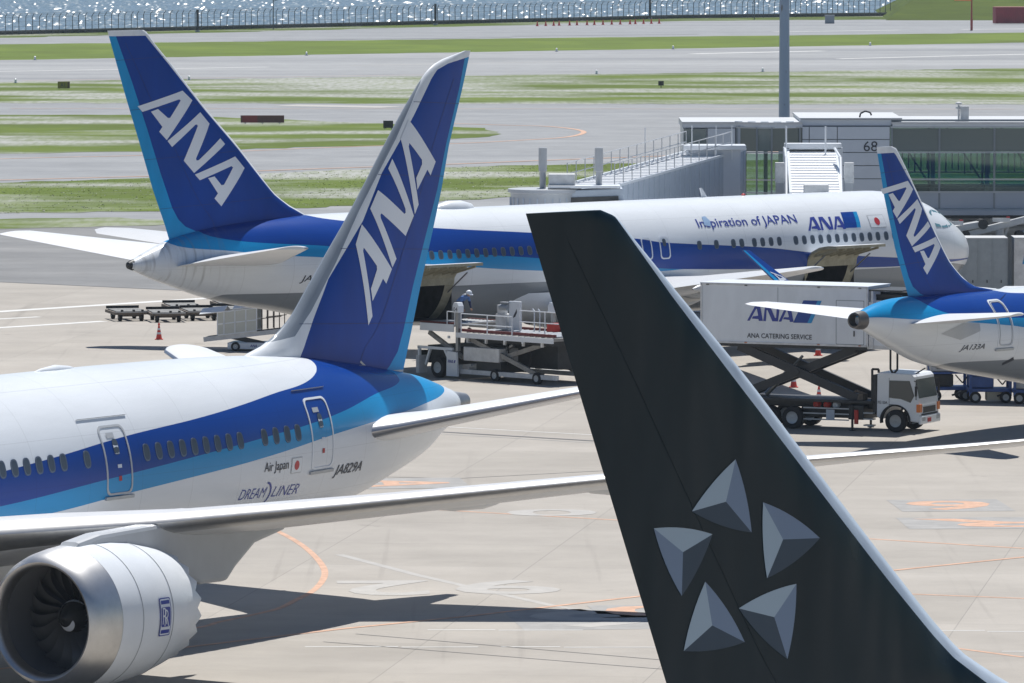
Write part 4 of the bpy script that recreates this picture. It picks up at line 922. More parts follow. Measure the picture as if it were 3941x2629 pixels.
W21 = [(0, 13.2, 2.05, 8.2, .12), (1.9, 14.3, 2.2, 7.2, .12), (6.5, 17.2, 2.7, 4.3, .11), (15.8, 22.3, 3.9, 1.9, .10), (16.4, 22.8, 4.0, 1.6, .10)]
H21 = [(.2, 37.9, 4.75, 4.4, .10), (.9, 38.4, 4.83, 4.0, .10), (5.9, 42.1, 5.38, 1.6, .09), (6.22, 42.7, 5.42, .9, .08)]
for sd in (-1, 1):
    wing_part('wing', W21, [wing_top, dull_le], C_, sd, inc=.03)
    wing_part('horizontal_stabiliser', H21, [wing_white, wing_white], C_, sd)
    engine(C_, 12.0, sd * 5.75, 1.75, 1.22, 3.6, blades=False)
    pylon(C_, [(12.8, 2.85), (14, 3.0), (17, 2.85), (19, 2.5), (16, 2.3)], sd * 5.75, .4, grey_paint)
    gear(C_, 21.0, sd * 3.8, 2.0, .56, 1, .9)
    b = MB(); b.add([(22.9, sd * 16.35, 4.0), (24.4, sd * 16.35, 4.03), (26.55, sd * 17.9, 6.45), (26.05, sd * 17.88, 6.43), (22.9, sd * 16.42, 4.0), (24.4, sd * 16.42, 4.03), (26.55, sd * 17.97, 6.45), (26.05, sd * 17.95, 6.43)], [(0, 1, 2, 3), (4, 5, 6, 7), (0, 1, 5, 4), (1, 2, 6, 5), (2, 3, 7, 6), (3, 0, 4, 7)])
    sk = b.build('sharklet', dark_blue, C_)
    # word mark and light-blue edge on the inner face
    def onsk(u, v):   # u along chord 0..1 from leading edge, v up 0..1
        le = Vector((22.9, sd * 16.35, 4.0)).lerp(Vector((26.05, sd * 17.88, 6.43)), v); te = Vector((24.4, sd * 16.35, 4.03)).lerp(Vector((26.55, sd * 17.9, 6.45)), v)
        p_ = le.lerp(te, u); return (p_.x, p_.y - sd * .012, p_.z + .008)
    V, F = polys_mesh([[(.72, .02), (1, .02), (1, 1), (.72, 1)]]); decal('light_edge', V, F, onsk, light_blue, sk, .1)
    letters([[(.10 + p[1] * 0 + (.30 - p[1]) / .30 * .55, .62 - p[0] * .55) for p in L] for L in UNIT], onsk, letter_white, sk, .1)
gear(C_, 5.0, 0, 1.9, .38, 1, .45)
fairing(C_, 12.5, 24.0, 2.0, 2.6, 1.4, white)
windows(pf, [34.2 - .53 * i for i in range(54)], 4.55, 1, C_, .23, .34)
door(pf, 36.05, 37.05, 3.62, 5.50, 1, white, C_, .2, .05, glass=False); door(pf, 36.15, 36.95, 3.70, 5.43, 1, grey_paint, C_, .17, .03, sill=False, glass=False)
b = MB(); b.add([pf.pt(37.2 + .9 * i / 6 - 2.1, 5.66 - .03 * i, 1, o) for i in range(7) for o in (0, .04)], [(2*i, 2*i+1, 2*i+3, 2*i+2) for i in range(6)]); b.build('rain_gutter', text_dark, C_)
flat_text('JA133A', 39.26, 3.55, 1.45, .28, pf, 1, text_dark, C_, shear=.3, bold=.006)
b = MB(); b.lathe([(-.12, .37), (.12, .36), (.40, .31), (.42, .24), (.0, .20), (-.3, .0)], (44.75, 0, 5.06), (1, 0, .02), 28); b.build('exhaust_pipe', mat('scorched_steel', (.13, .125, .12), .45, metal=.6, noise=.2), C_, smooth=True)
V, F = polys_mesh([[(40.6, 4.35), (39.2, 4.72), (38.2, 4.65), (38.2, 4.35), (39.4, 4.05)]]); decal('stabiliser_panel', V, F, lambda x, z: pf.pt(x, z, 1, .012), grey_paint, C_, .2)
V, F = polys_mesh([[(35.6, 3.05), (36.1, 2.85), (36.2, 2.95), (35.75, 3.18)]]); decal('outflow_valve', V, F, lambda x, z: pf.pt(x, z, 1, .012), text_dark, C_, .2)

# ---------------------------------------------------------------- close black tail fin with five pointed facets
pf = Prof([0,.5,1.5,3,5,8,40,44,48,52,55,57,58.2], [5.4,6.3,7,7.7,8.2,8.45,8.45,8.45,8.4,8.1,7.6,7.1,6.8], [5.0,4.2,3.7,3.2,2.95,2.81,2.81,3.2,3.9,4.8,5.5,6.0,6.3],
 [.2,1,1.6,2.2,2.6,2.82,2.82,2.7,2.3,1.6,1.0,.6,.3])
D = plane_root('airliner', (5.9707, 91.3851), 45.0, 'airliner with tall black tail fin carrying five grey faceted darts in a ring')
fuselage(pf, white, D)
fin = Fin([(17.86,56.85),(17.79,56.64),(17.74,56.54),(17.65,56.44),(16.72,55.40),(15.69,54.24),(14.51,53.00),(13.27,51.69),(12.74,51.12),(11.94,50.23),(11.62,49.80),(11.39,49.36),(11.18,48.94),(10.6,47.5),(9.9,45.8),(9.2,44.0),(8.6,42.4),(8.0,41.5)],
 [(17.86,58.2),(11.71,55.63),(7.0,53.66)], .085, 6.0)
BLK = (0.0060, 0.0180, 0.0260)
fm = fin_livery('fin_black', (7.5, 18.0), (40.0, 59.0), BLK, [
 ((0.60, 0.69, 0.79), 'fwd', [(56.60,17.75),(55.62,16.72),(54.57,15.69),(53.34,14.51),(52.05,13.27),(51.49,12.74),(50.60,11.94),(50.21,11.62),(49.83,11.39),(49.47,11.18),(48.2,10.6),(45.7,9.5)])], rough=.20, coat=.0, spec=.22, wavy=.35)  # white leading edge tinted pale blue: the sky's reflection is put into its colour
fin.build(fm, D, 8.0, 17.86, 60); fin_seams(fin, seam_black, D, 9.0, 17.5, .68, 0, .010)
ST = [[[54.33,14.53],[55.1,13.9],[54.03,13.56],[54.5,13.99]],[[53.82,13.94],[52.74,13.4],[53.74,12.94],[53.45,13.43]],[[55.75,13.72],[54.73,13.58],[55.24,12.81],[55.24,13.38]],[[54.84,12.97],[54.12,12.13],[55.18,12.09],[54.7,12.39]],[[53.2,12.83],[54.24,12.58],[53.35,11.85],[53.6,12.42]]]
f_l = mat('facet_light', (0.31, 0.39, 0.46), .4, spec=.2); f_m = mat('facet_mid', (0.165, 0.22, 0.31), .4, spec=.2); f_d = mat('facet_dark', (0.045, 0.066, 0.092), .4, spec=.2)
FC = [((0, 1), (0, 2), (1, 2)), ((0, 2), (0, 1), (1, 2)), ((0, 1), (0, 2), (1, 2)), ((0, 2), (0, 1), (1, 2)), ((0, 1), (0, 2), (1, 2))]
def bulge(a, b, c, amt=.042, k=8):
    a, b, c = Vector(a), Vector(b), Vector(c); nr = Vector((-(b - a).y, (b - a).x)).normalized()
    if nr.dot((a + b) / 2 - c) < 0: nr = -nr
    return [tuple(a + (b - a) * (i / k) + nr * (amt * (b - a).length * 4 * (i / k) * (1 - i / k))) for i in range(k + 1)]
for P, fc in zip(ST, FC):
    P = [(x + .18, z + .02) for x, z in P]
    for (i, j), m_ in zip(fc, (f_l, f_m, f_d)):
        for sd in (-1, 1):
            V, F = polys_mesh([bulge(P[i], P[j], P[3]) + [tuple(P[3])]]); decal('facet', V, F, fin.on(sd, .010), m_, D, .15)
H30 = [(.4, 48.5, 6.9, 7.6, .10), (1.4, 49.4, 7.0, 6.8, .10), (9.2, 55.6, 8.1, 2.6, .09), (9.7, 56.6, 8.2, 1.6, .08)]
W30 = [(0, 19.5, 3.4, 12.5, .12), (2.8, 21.3, 3.6, 11.2, .12), (9.4, 26.3, 4.4, 7.2, .11), (29.6, 37.8, 6.4, 2.4, .09)]
for sd in (-1, 1):
    wing_part('horizontal_stabiliser', H30, [wing_white, dull_le], D, sd); wing_part('wing', W30, [wing_top, dull_le], D, sd)
    engine(D, 20.2, sd * 9.4, 2.4, 1.5, 4.6, blades=False); pylon(D, [(22, 3.7), (23.5, 4.1), (27, 4.3), (31, 4.1), (28, 3.4), (24.5, 3.2)], sd * 9.4, .5, grey_paint); gear(D, 29.5, sd * 5.3, 3.2, .68, 2, 1.4)
gear(D, 6.7, 0, 3.2, .52, 1, .7)
#SECTION3
# ================================================================ terminal pier, bridges, mast
def glass_mat(name, tint, refl=0.22):
    m = bpy.data.materials.new(name); m.use_nodes = True; n, l = nodes_of(m); n.remove(n['Principled BSDF']); out = n['Material Output']
    t = n.new('ShaderNodeBsdfTransparent'); t.inputs[0].default_value = (*tint, 1); g = n.new('ShaderNodeBsdfGlossy'); g.inputs[0].default_value = (.75, .8, .82, 1); g.inputs[1].default_value = .03
    f = n.new('ShaderNodeFresnel'); f.inputs[0].default_value = 1.5
    ad = n.new('ShaderNodeMath'); ad.operation = 'ADD'; ad.inputs[1].default_value = refl; l.new(f.outputs[0], ad.inputs[0])
    mx = n.new('ShaderNodeMixShader'); l.new(ad.outputs[0], mx.inputs[0]); l.new(t.outputs[0], mx.inputs[1]); l.new(g.outputs[0], mx.inputs[2]); l.new(mx.outputs[0], out.inputs[0]); return m
PIER_GLASS = glass_mat('pier_glass', (.54, .67, .60), .02)
UPPER = mat('tinted_upper_glass', (.11, .15, .15), .08, spec=.6)
panel_m = mat('pale_blue_grey_panel', (.58, .63, .70), .4, noise=.05, nscale=.7)
spandrel_m = mat('spandrel_panel', (.36, .41, .48), .4, noise=.05, nscale=.7)
mull_m = mat('mullion_metal', (.20, .23, .26), .4, metal=.3)
roof_m = mat('pale_roof', (.56, .58, .60), .5, noise=.08, nscale=.5)
Tm = empty('terminal_pier', (18, 352, 0), 0, 'pale glass and panel airport pier with gate number 68 on its wall', 'building')
def tp(name, b, m, bevel=0): 
    o = b.build(name, m, Tm, bevel=bevel); o.matrix_parent_inverse = Matrix.Translation((-18, -352, 0)); return o
YF = 352.0
def pane(x0, x1, z0, z1, y=YF, m=None, name='window_pane', th=.03):
    b = MB(); b.box(((x0 + x1) / 2, y, (z0 + z1) / 2), (x1 - x0 - .04, th, z1 - z0 - .04)); return tp(name, b, m or PIER_GLASS)
GX = [19.62, 22.08, 24.92, 27.76, 30.6, 33.4]; GZ = [(8.36, 9.58), (6.98, 8.28), (6.30, 6.88)]
for i in range(len(GX) - 1):
    for z0, z1 in GZ:
        pane(GX[i], GX[i + 1], z0, z1, m=(UPPER if z0 > 8 else None)); pane(GX[i], GX[i + 1], z0, z1, YF + 9)
    pane(GX[i], GX[i + 1], 5.40, 6.24, m=spandrel_m, name='spandrel_panel', th=.08); pane(GX[i], GX[i + 1], 5.40, 6.24, YF + 9, spandrel_m, 'spandrel_panel', .08)
for x in GX:
    for y in (YF, YF + 9):
        b = MB(); b.box((x, y, 7.5), (.10, .14, 4.25)); tp('mullion', b, mull_m)
for z in (9.63, 8.32, 6.93, 6.27, 5.36):
    for y in (YF, YF + 9):
        b = MB(); b.box((26.5, y - .01, z), (13.9, .16, .08)); tp('transom', b, mat('transom_metal', (.42, .45, .48), .4, metal=.3))
b = MB(); b.box((26.5, YF + 4.5, 5.2), (14.2, 9.6, .28)); tp('floor_slab', b, spandrel_m)
b = MB(); b.box((26.6, YF + 4.5, 9.84), (14.0, 9.3, .10)); tp('roof_slab', b, roof_m)
b = MB(); b.box((26.6, YF + 4.5, 9.73), (13.9, 9.16, .12)); tp('roof_fascia', b, panel_m)
b = MB(); b.box((26.5, YF + .2, 9.97), (13.8, .2, .1)); tp('roof_edge_rail', b, mull_m)
b = MB(); b.box((26.5, YF - .15, 5.0), (14.2, .3, .16)); tp('edge_beam', b, dark_metal)
for i in range(6):
    for y in (YF + 1, YF + 8):
        b = MB(); b.tube((19.9 + i * 2.7, y, 0), (19.9 + i * 2.7, y, 5.1), .22); tp('column', b, panel_m)
for i in range(5):
    x = 21 + i * 2.84; b = MB(); b.beam((x - 1.2, YF + 4.2, 9.6), (x + .9, YF + 4.2, 6.4), .08); tp('brace', b, mull_m)
    b = MB(); b.box((x + 1.0, YF + 4.2, 7.5), (.22, .3, 4.2)); tp('inner_post', b, panel_m)
for i in range(40):
    x = 20.0 + i * .33; b = MB(); b.box((x, YF + 8.6, 7.75), (.07, .04, 1.5 + .3 * math.sin(i * 1.7))); tp('blind_strip', b, mat('blind_fabric', (.55, .58, .55), .8))
for z in (6.45, 6.62, 6.8):
    b = MB(); b.tube((20, YF + 1.0, z), (33, YF + 1.0, z), .025); tp('handrail', b, letter_white)
for i in range(5):
    pane(19.7 + i * 2.76, 19.7 + (i + 1) * 2.76, 0.02, 5.0, YF + 6.5, mat('service_wall', (.50, .54, .58), .5, noise=.08), 'service_wall_panel', .1)
for i in range(3):
    b = MB(); b.tube((20.5 + i * 4.4, YF + 2.2, 4.45 - .25 * i), (24.2 + i * 4.4, YF + 2.0, 4.5 - .2 * i), .22, n=14); tp('air_duct', b, grey_paint)
# panel wall with the gate number
PX = [14.98, 15.35, 16.80, 19.52]; PZ = [5.2, 6.29, 6.96, 7.64, 8.32, 8.99, 9.66]
for i in range(3):
    for j in range(6): pane(PX[i], PX[i + 1], PZ[j], PZ[j + 1], YF - .06, panel_m, 'wall_panel', .10)
b = MB(); b.box((17.25, YF + 4.6, 4.9), (4.6, 9.1, 9.55)); tp('wall_core', b, mull_m)
b = MB(); b.box((17.5, YF + 4.4, 10.06), (5.3, 8.9, .08)); tp('raised_roof', b, roof_m)
b = MB(); b.box((17.25, YF + 4.5, 9.85), (4.7, 8.9, .30)); tp('roof_upstand', b, panel_m)
V, F = text_mesh('68', 1.0); V = fit(V, .72, .52); o = decal('gate_number', V, F, lambda u, v: (18.16 + u, YF - .13, 8.38 + v), text_dark, Tm); o.matrix_parent_inverse = Matrix.Translation((-18, -352, 0))
# curved glass bay
def bay(x): return YF - 0.12 - 0.8 * math.sin(math.pi * min(max((x - 11.6) / 3.3, 0), 1))
BX = [11.62, 12.62, 13.38, 14.86]
for i in range(3):
    for z0, z1 in ((8.40, 9.58), (6.98, 8.28), (6.30, 6.88), (5.2, 6.22)):
        b = MB(); x0, x1 = BX[i] + .04, BX[i + 1] - .04; b.add([(x0, bay(x0), z0), (x1, bay(x1), z0), (x1, bay(x1), z1), (x0, bay(x0), z1), (x0, bay(x0) + .04, z0), (x1, bay(x1) + .04, z0), (x1, bay(x1) + .04, z1), (x0, bay(x0) + .04, z1)], [(0, 1, 2, 3), (4, 5, 6, 7), (0, 1, 5, 4), (1, 2, 6, 5), (2, 3, 7, 6), (3, 0, 4, 7)]); tp('window_pane', b, UPPER if z0 > 8 else PIER_GLASS)
for x in BX:
    b = MB(); b.box((x, bay(x), 7.4), (.09, .14, 4.5)); tp('mullion', b, mull_m)
for z in (9.62, 8.34, 6.93, 6.26):
    b = MB(); 
    for a, c in zip(BX[:-1], BX[1:]): b.beam((a, bay(a) - .02, z), (c, bay(c) - .02, z), .12, .07)
    tp('transom', b, mat('transom_metal', (.42, .45, .48), .4))
b = MB(); b.box((13.2, YF + 6.5, 2.6), (3.2, .3, 5.2)); b.box((11.75, YF + 3, 7.4), (.2, 6.5, 4.6)); tp('inner_wall', b, spandrel_m)
for i in range(3):
    b = MB(); b.box((12.1 + i * 1.1, YF + 2.5, 7.4), (.2, .3, 4.5)); tp('inner_post', b, panel_m)
b = MB(); b.box((13.2, YF + 2.5, 5.1), (3.3, 7, .2)); tp('floor_slab', b, spandrel_m)
pane(8.86, 10.05, 6.0, 9.55, m=mat('shaded_glass', (.10, .14, .14), .08, spec=.7), name='window_pane'); pane(10.1, 11.55, 5.2, 9.58, YF - .05, panel_m, 'wall_panel', .1)
b = MB(); b.box((10.2, YF + 3.2, 4.8), (2.7, 6.2, 9.5)); tp('end_block', b, panel_m)
rf = [(8.78, YF - .1), (11.6, YF - .14)] + [(11.6 + 3.3 * k / 8, bay(11.6 + 3.3 * k / 8) - .1) for k in range(1, 8)] + [(15.0, YF - .15), (15.0, YF + 7), (8.78, YF + 7)]
b = MB(); b.prism(rf, lambda u, v, w: (u, v, w), 9.80, 9.90); tp('bay_roof', b, roof_m)
b = MB(); b.prism([(u, v + .06) for u, v in rf], lambda u, v, w: (u, v, w), 9.60, 9.80); tp('bay_fascia', b, panel_m)
b = MB()
for i in range(5): b.box((11.7 + i * .66, bay(11.7 + i * .66) + .25, 9.92), (.40, .35, .04))
tp('roof_light_row', b, white)
b = MB(); b.path([(18.0, YF + 1, 10.05), (18.05, YF + 1, 10.3), (18.3, YF + 1, 10.42), (18.55, YF + 1, 10.35), (18.62, YF + 1, 10.2)], .045, 8); tp('cable_loop', b, dark_metal)
b = MB(); b.box((23.45, YF + 1.2, 10.28), (.42, .5, .78)); o = tp('roof_cabinet', b, white_old)
b = MB(); b.tube((23.15, YF + 1.2, 9.9), (23.15, YF + 1.2, 10.75), .05); b.lathe([(0, .05), (.03, .16), (.12, .16), (.14, .05), (.24, .05), (.27, .17), (.36, .17), (.4, .02)], (23.15, YF + 1.2, 10.5), (0, 0, 1), 16); tp('roof_sensor', b, white_old)

# boarding bridges
def bridge_tunnel(name, label, p, q, z0, z1, w, h, nr=26):
    """sloped boarding bridge from p (terminal end) to q (aircraft end); floor heights z0, z1"""
    root = empty(name, (q[0], q[1], 0), 0, label, 'boarding bridge', 'boarding bridges at the pier'); P = Vector((*p, z0)); Q = Vector((*q, z1)); d = (Q - P); dh = Vector((d.x, d.y, 0)).normalized(); sd = Vector((-dh.y, dh.x, 0)); inv = Matrix.Translation((-q[0], -q[1], 0))
    def bld(nm, b, m, **k):
        o = b.build(nm, m, root, **k); o.matrix_parent_inverse = inv; return o
    def cr(t, s, z): return P + d * t + sd * (s * w / 2) + Vector((0, 0, z))
    b = MB(); V = [cr(t, s, z) for t in (0, 1) for s in (-1, 1) for z in (0, h)]; b.add(V, [(0, 1, 3, 2), (4, 5, 7, 6), (0, 1, 5, 4), (2, 3, 7, 6), (0, 2, 6, 4), (1, 3, 7, 5)]); bld('tunnel', b, light_grey_metal)
    for i in range(nr):
        t = (i + .5) / nr; b = MB(); b.beam(cr(t, -1.02, h + .03), cr(t, 1.02, h + .03), .10, .07); bld('roof_rib', b, white)
        if True:
            for s in (-1, 1): b = MB(); b.beam(cr(t, s * 1.015, .05), cr(t, s * 1.015, h), .06, .05); bld('side_rib', b, light_grey_metal)
    b = MB()
    for s in (-1, 1): b.beam(cr(0, s * .98, h + .05), cr(1, s * .98, h + .05), .12, .12)
    bld('roof_edge', b, white)
    b = MB(); V = [cr(t, s, z) for t in (0, 1) for s in (-.97, .97) for z in (h - .02, h + .02)]; b.add(V, [(0, 1, 3, 2), (4, 5, 7, 6), (0, 1, 5, 4), (2, 3, 7, 6), (0, 2, 6, 4), (1, 3, 7, 5)]); bld('roof_sheet', b, mat('bridge_roof', (.80, .81, .82), .5, noise=.06))
    for t in (.32, .75):
        b = MB(); c = cr(t, 0, 0); b.tube((c.x, c.y, 0), (c.x, c.y, c.z), .28); b.box((c.x, c.y, .3), (2.2, 1.0, .6)); bld('support_leg', b, grey_paint)
    return root, cr, bld
Br1, cr, bld = bridge_tunnel('boarding_bridge', 'boarding bridge with ribbed grey side and railings along its sloping roof', (10.6, 345.5), (3.6, 322.6), 5.95, 5.05, 2.6, 2.75)
b = MB(); b.lathe([(0, 1.5), (.02, 1.62), (2.85, 1.62), (2.9, 1.75), (3.05, 1.75), (3.07, .02)], (1.55, 321.2, 4.75), (0, 0, 1), 28); bld('cab_drum', b, grey_paint, smooth=True)
for i in range(28):
    a = 2 * math.pi * i / 28; b = MB(); b.box((1.55 + 1.64 * math.cos(a), 321.2 + 1.64 * math.sin(a), 6.1), (.05, .05, 2.6)); bld('drum_slat', b, light_grey_metal)
b = MB(); b.prism([(2.0, 5.0), (2.0, 7.55), (2.5, 7.75), (5.2, 7.85), (5.3, 7.3), (4.6, 5.0)], lambda u, v, w: (u, 320.2 + w, v), 0, 2.2); bld('cab', b, light_grey_metal, bevel=.05)
b = MB(); b.prism([(2.35, 6.2), (2.6, 7.42), (5.0, 7.5), (5.1, 6.2)], lambda u, v, w: (u, 320.14 + w, v), 0, .08); bld('cab_canopy', b, mat('dark_canopy', (.10, .10, .095), .8, noise=.3))
b = MB(); b.box((3.4, 320.9, 7.92), (3.4, 1.6, .12)); bld('cab_roof', b, white, bevel=.03)
b = MB(); b.box((2.35, 321.0, 8.25), (1.25, 1.0, .52)); bld('roof_unit', b, white_old, bevel=.03)
for x in (1.45, 4.1):
    b = MB(); b.lathe([(0, .15), (1.0, .15), (1.02, .20), (2.1, .20), (2.14, .17), (2.15, .02)], (x, 321.4, 7.6), (0, 0, 1), 18); bld('lift_post', b, grey_paint, smooth=True)
b = MB(); b.box((10.1, 341.6, 6.9), (2.7, 1.2, 4.0)); o = bld('terminal_collar', b, panel_m, bevel=.06)
b = MB(); b.box((10.1, 341.4, 9.0), (3.2, 1.8, .24)); bld('collar_roof', b, white, bevel=.04)
b = MB(); b.box((9.72, 340.1, 7.4), (.03, .35, .95), M=Matrix.Rotation(0, 3, 'Z')); bld('side_window', b, glass_dark)
for s in (-1, 1):
    b = MB(); b.beam(cr(.14, s * 1.03, 1.6), cr(.165, s * 1.03, 1.6), .06, .8); bld('side_window', b, glass_dark)
    n_ = 15; tops = [cr(.10 + .88 * i / (n_ - 1), s * .9, 2.8 + 1.05) for i in range(n_)]; feet = [cr(.10 + .88 * i / (n_ - 1), s * .9, 2.8) for i in range(n_)]
    for a, c in zip(feet, tops): b = MB(); b.tube(a, c, .028, n=6); bld('rail_post', b, grey_paint)
    for k in (1.0, .5):
        b = MB(); b.tube(feet[0].lerp(tops[0], k), feet[-1].lerp(tops[-1], k), .026, n=6); bld('handrail', b, grey_paint)
for x, y in ((6.6, 338.0), (9.0, 340.8), (11.0, 340.8), (10.2, 340.5)):
    b = MB(); b.tube((x, y, 8.4), (x, y, 10.1), .03, n=6); bld('antenna_rod', b, white)
Br2, cr, bld = bridge_tunnel('boarding_bridge', 'boarding bridge whose white ribbed roof slopes down end-on between two cabinets', (15.3, 347.5), (14.75, 330.5), 5.9, 4.35, 2.5, 2.75, 17)
b = MB(); b.box((15.3, 346.6, 8.85), (2.9, 1.0, .3)); b.box((13.95, 346.6, 7.4), (.3, 1.0, 2.8)); b.box((16.65, 346.6, 7.4), (.3, 1.0, 2.8)); bld('end_portal', b, white, bevel=.03)
for x, z in ((13.15, 0), (16.55, 0)):
    b = MB(); b.box((x, 334.5, 8.0), (.46, .5, 1.0)); bld('cabinet', b, white_old, bevel=.02); b = MB(); b.box((x, 334.5, 6.3), (.4, .45, 2.4)); bld('cabinet_stand', b, grey_paint)

for pts_ in ([(13.55, 336, 6.8), (13.6, 338, 8.6), (13.7, 342, 8.9)], [(16.25, 336, 6.8), (16.3, 338, 8.6), (16.2, 342, 8.9)]):
    b = MB(); b.path(pts_, .07); bld('cable_hose', b, white)
b = MB(); b.box((14.75, 330.3, 7.35), (1.2, .8, .5)); bld('roof_unit', b, white_old, bevel=.03)
b = MB(); b.box((17.0, 331.5, 6.95), (3.4, 2.4, .16)); bld('cab_roof', b, white)
b = MB(); b.box((17.0, 331.6, 5.7), (3.0, 2.2, 2.4)); bld('cab', b, light_grey_metal, bevel=.05)
for x in (13.9, 15.9):
    b = MB(); b.tube((x, 345.5, 8.5), (x, 345.5, 9.9), .05); bld('antenna_rod', b, white)

# tall floodlight mast with rust streaks
pole_m = bpy.data.materials.new('mast_paint'); pole_m.use_nodes = True; n, l = nodes_of(pole_m); p = n['Principled BSDF']; p.inputs['Roughness'].default_value = .45
tc = n.new('ShaderNodeTexCoord'); mp = n.new('ShaderNodeMapping'); mp.inputs['Scale'].default_value = (3, 3, .8); l.new(tc.outputs['Object'], mp.inputs[0]); z = n.new('ShaderNodeTexNoise'); z.inputs['Scale'].default_value = 1.3; z.inputs['Detail'].default_value = 8; l.new(mp.outputs[0], z.inputs[0])
r = n.new('ShaderNodeValToRGB'); r.color_ramp.elements[0].position = .64; r.color_ramp.elements[0].color = (.25, .34, .45, 1); r.color_ramp.elements[1].position = .69; r.color_ramp.elements[1].color = (.12, .085, .05, 1); l.new(z.outputs[0], r.inputs[0]); l.new(r.outputs[0], p.inputs['Base Color'])
ms = empty('floodlight_mast', (14.9, 373, 0), 0, 'tall blue-grey steel mast streaked with rust behind the pier', 'mast')
b = MB(); b.lathe([(0, .36), (12, .285), (27, .20), (27.1, .02)], (0, 0, 0), (0, 0, 1), 24); b.build('pole', pole_m, ms, smooth=True)
b = MB(); b.lathe([(0, .5), (.05, .55), (.3, .55), (.32, .3)], (0, 0, 0), (0, 0, 1), 20); b.build('base_flange', steel, ms)
b = MB(); b.lathe([(26.4, .25), (26.4, 1.3), (26.55, 1.3), (26.55, .25)], (0, 0, 0), (0, 0, 1), 20); b.build('lamp_ring', steel, ms)
for i in range(8):
    a = i * .785; b = MB(); b.box((1.2 * math.cos(a), 1.2 * math.sin(a), 26.2), (.4, .4, .3)); b.build('floodlight', galv, ms)

# ================================================================ shared small parts
def wheel(parent, x, y, z, r, w=.22, rim=None, n=22):
    b = MB(); b.lathe([(-w/2, r * .55), (-w/2, r * .9), (-w * .35, r), (w * .35, r), (w/2, r * .9), (w/2, r * .55)], (x, y, z), (0, 1, 0), n, 0)
    b.lathe([(-w * .42, .02), (-w * .36, r * .3), (-w * .46, r * .58), (w * .46, r * .58), (w * .36, r * .3), (w * .42, .02)], (x, y, z), (0, 1, 0), n, 1); return b.build('wheel', [black, rim or galv], parent, smooth=True)
def cone(x, y, label, h=.72, tilt=0, cap=True):
    c = empty('traffic_cone', (x, y, .012), 0, label, 'traffic cone', 'red cones on the apron')
    b = MB(); b.prism(rrect(-.20, .20, -.20, .20, .05), lambda u, v, w: (u, v, w), 0, .035); b.build('base', cone_red, c)
    k = h / .72; prof_ = [(.035, .15), (.26 * k, .112), (.26 * k, .112), (.36 * k, .094), (.36 * k, .094), (.46 * k, .077), (.46 * k, .077), (.56 * k, .06), (.56 * k, .06), (.70 * k, .036), (.71 * k, .01)]
    b = MB(); b.lathe(prof_, (0, 0, 0), (0, 0, 1), 20); b.build('body', cone_red, c, smooth=True)
    for a, d_ in ((.26, .36), (.46, .56)):
        ra, rb = lin([(0, .155), (.72, .033)], a) + .005, lin([(0, .155), (.72, .033)], d_) + .005
        b = MB(); b.lathe([(a * k, ra), (d_ * k, rb)], (0, 0, 0), (0, 0, 1), 20); b.build('reflective_band', letter_white, c, smooth=True)
    if cap: b = MB(); b.lathe([(0, .05), (.05, .06), (.1, .04), (.11, .01)], (0, 0, .70 * k), (0, 0, 1), 12); b.build('cap', cone_red, c)
    return c
cone(-17.19, 331.14, 'red cone with two white bands standing in front of the empty dollies')
cone(14.54, 291.07, 'red cone standing just behind the catering truck cab', cap=False)
cone(13.11, 290.33, 'red cone beyond the catering truck chassis, seen between deck and scissor arm', cap=False)
cone(12.4, 299.24, 'red cone in front of the airliner wing shadow, seen through the scissor lift', cap=False)
cone(14.39, 319.68, 'red cone under the far airliner engine, just below the catering box', cap=False)

# ================================================================ catering truck
T = empty('catering_truck', (15.93, 275.31, .012), R(-25), 'white high-lift catering truck with its box raised on dark scissor arms', 'truck')
arc = [(.62 * math.cos(R(a)), .47 + .62 * math.sin(R(a))) for a in range(0, 181, 15)]
cabp = [(1.00, .42), (1.04, .62), (1.04, 1.10), (.98, 1.42), (.82, 2.26), (.70, 2.38), (-.68, 2.42), (-.80, 2.34), (-.82, .62)] + [(-.62, .5)] + arc[::-1][1:-1] + [(.62, .46)]
b = MB(); b.prism(cabp, lambda u, v, w: (u, w, v), -1.08, 1.08); cab_o = b.build('cab', white, T, bevel=.05)
b = MB(); b.prism([(.985, 1.40), (.845, 2.16), (.825, 2.16), (.965, 1.40)], lambda u, v, w: (u + .012, w, v), -.98, .98); b.build('windscreen', mat('windscreen_glass', (.05, .075, .075), .04, spec=1.0), cab_o)
for s in (-1, 1):
    b = MB(); b.prism([(-.28, 1.40), (-.25, 2.10), (.62, 2.10), (.82, 1.50), (.66, 1.22), (.25, 1.36)], lambda u, v, w: (u, s * 1.085 + w, v), -.012, .012); b.build('side_window', glass_dark, cab_o)
    b = MB(); b.path([(.80, s * 1.06, 2.1), (.96, s * 1.24, 2.1), (.96, s * 1.24, 1.35)], .02); b.box((.96, s * 1.25, 1.7), (.05, .14, .40)); b.build('mirror', black, cab_o)
    b = MB(); b.box((1.00, s * .98, 1.0), (.16, .24, .32)); b.build('indicator_lamp', orange_lamp, cab_o)
    b = MB(); b.box((1.11, s * .78, .56), (.04, .34, .15)); b.build('headlight', galv, cab_o)
    wheel(T, 0, s * .95, .46, .46, .26, steel); wheel(T, -4.5, s * .92, .46, .46, .42); wheel(T, -5.55, s * .92, .46, .46, .42)
    b = MB(); b.prism([(-.3, 1.25), (-.3, 1.27), (.0, 1.27), (.0, 1.25)], lambda u, v, w: (u + .04, s * 1.09 + w, v - .14), -.01, .01); b.build('door_handle', black, cab_o)
    b = MB(); b.prism([(-.28, .68), (-.26, .68), (-.26, 2.2), (-.28, 2.2)], lambda u, v, w: (u, s * 1.082 + w, v), -.004, .004); b.build('door_seam', mull_m, cab_o)
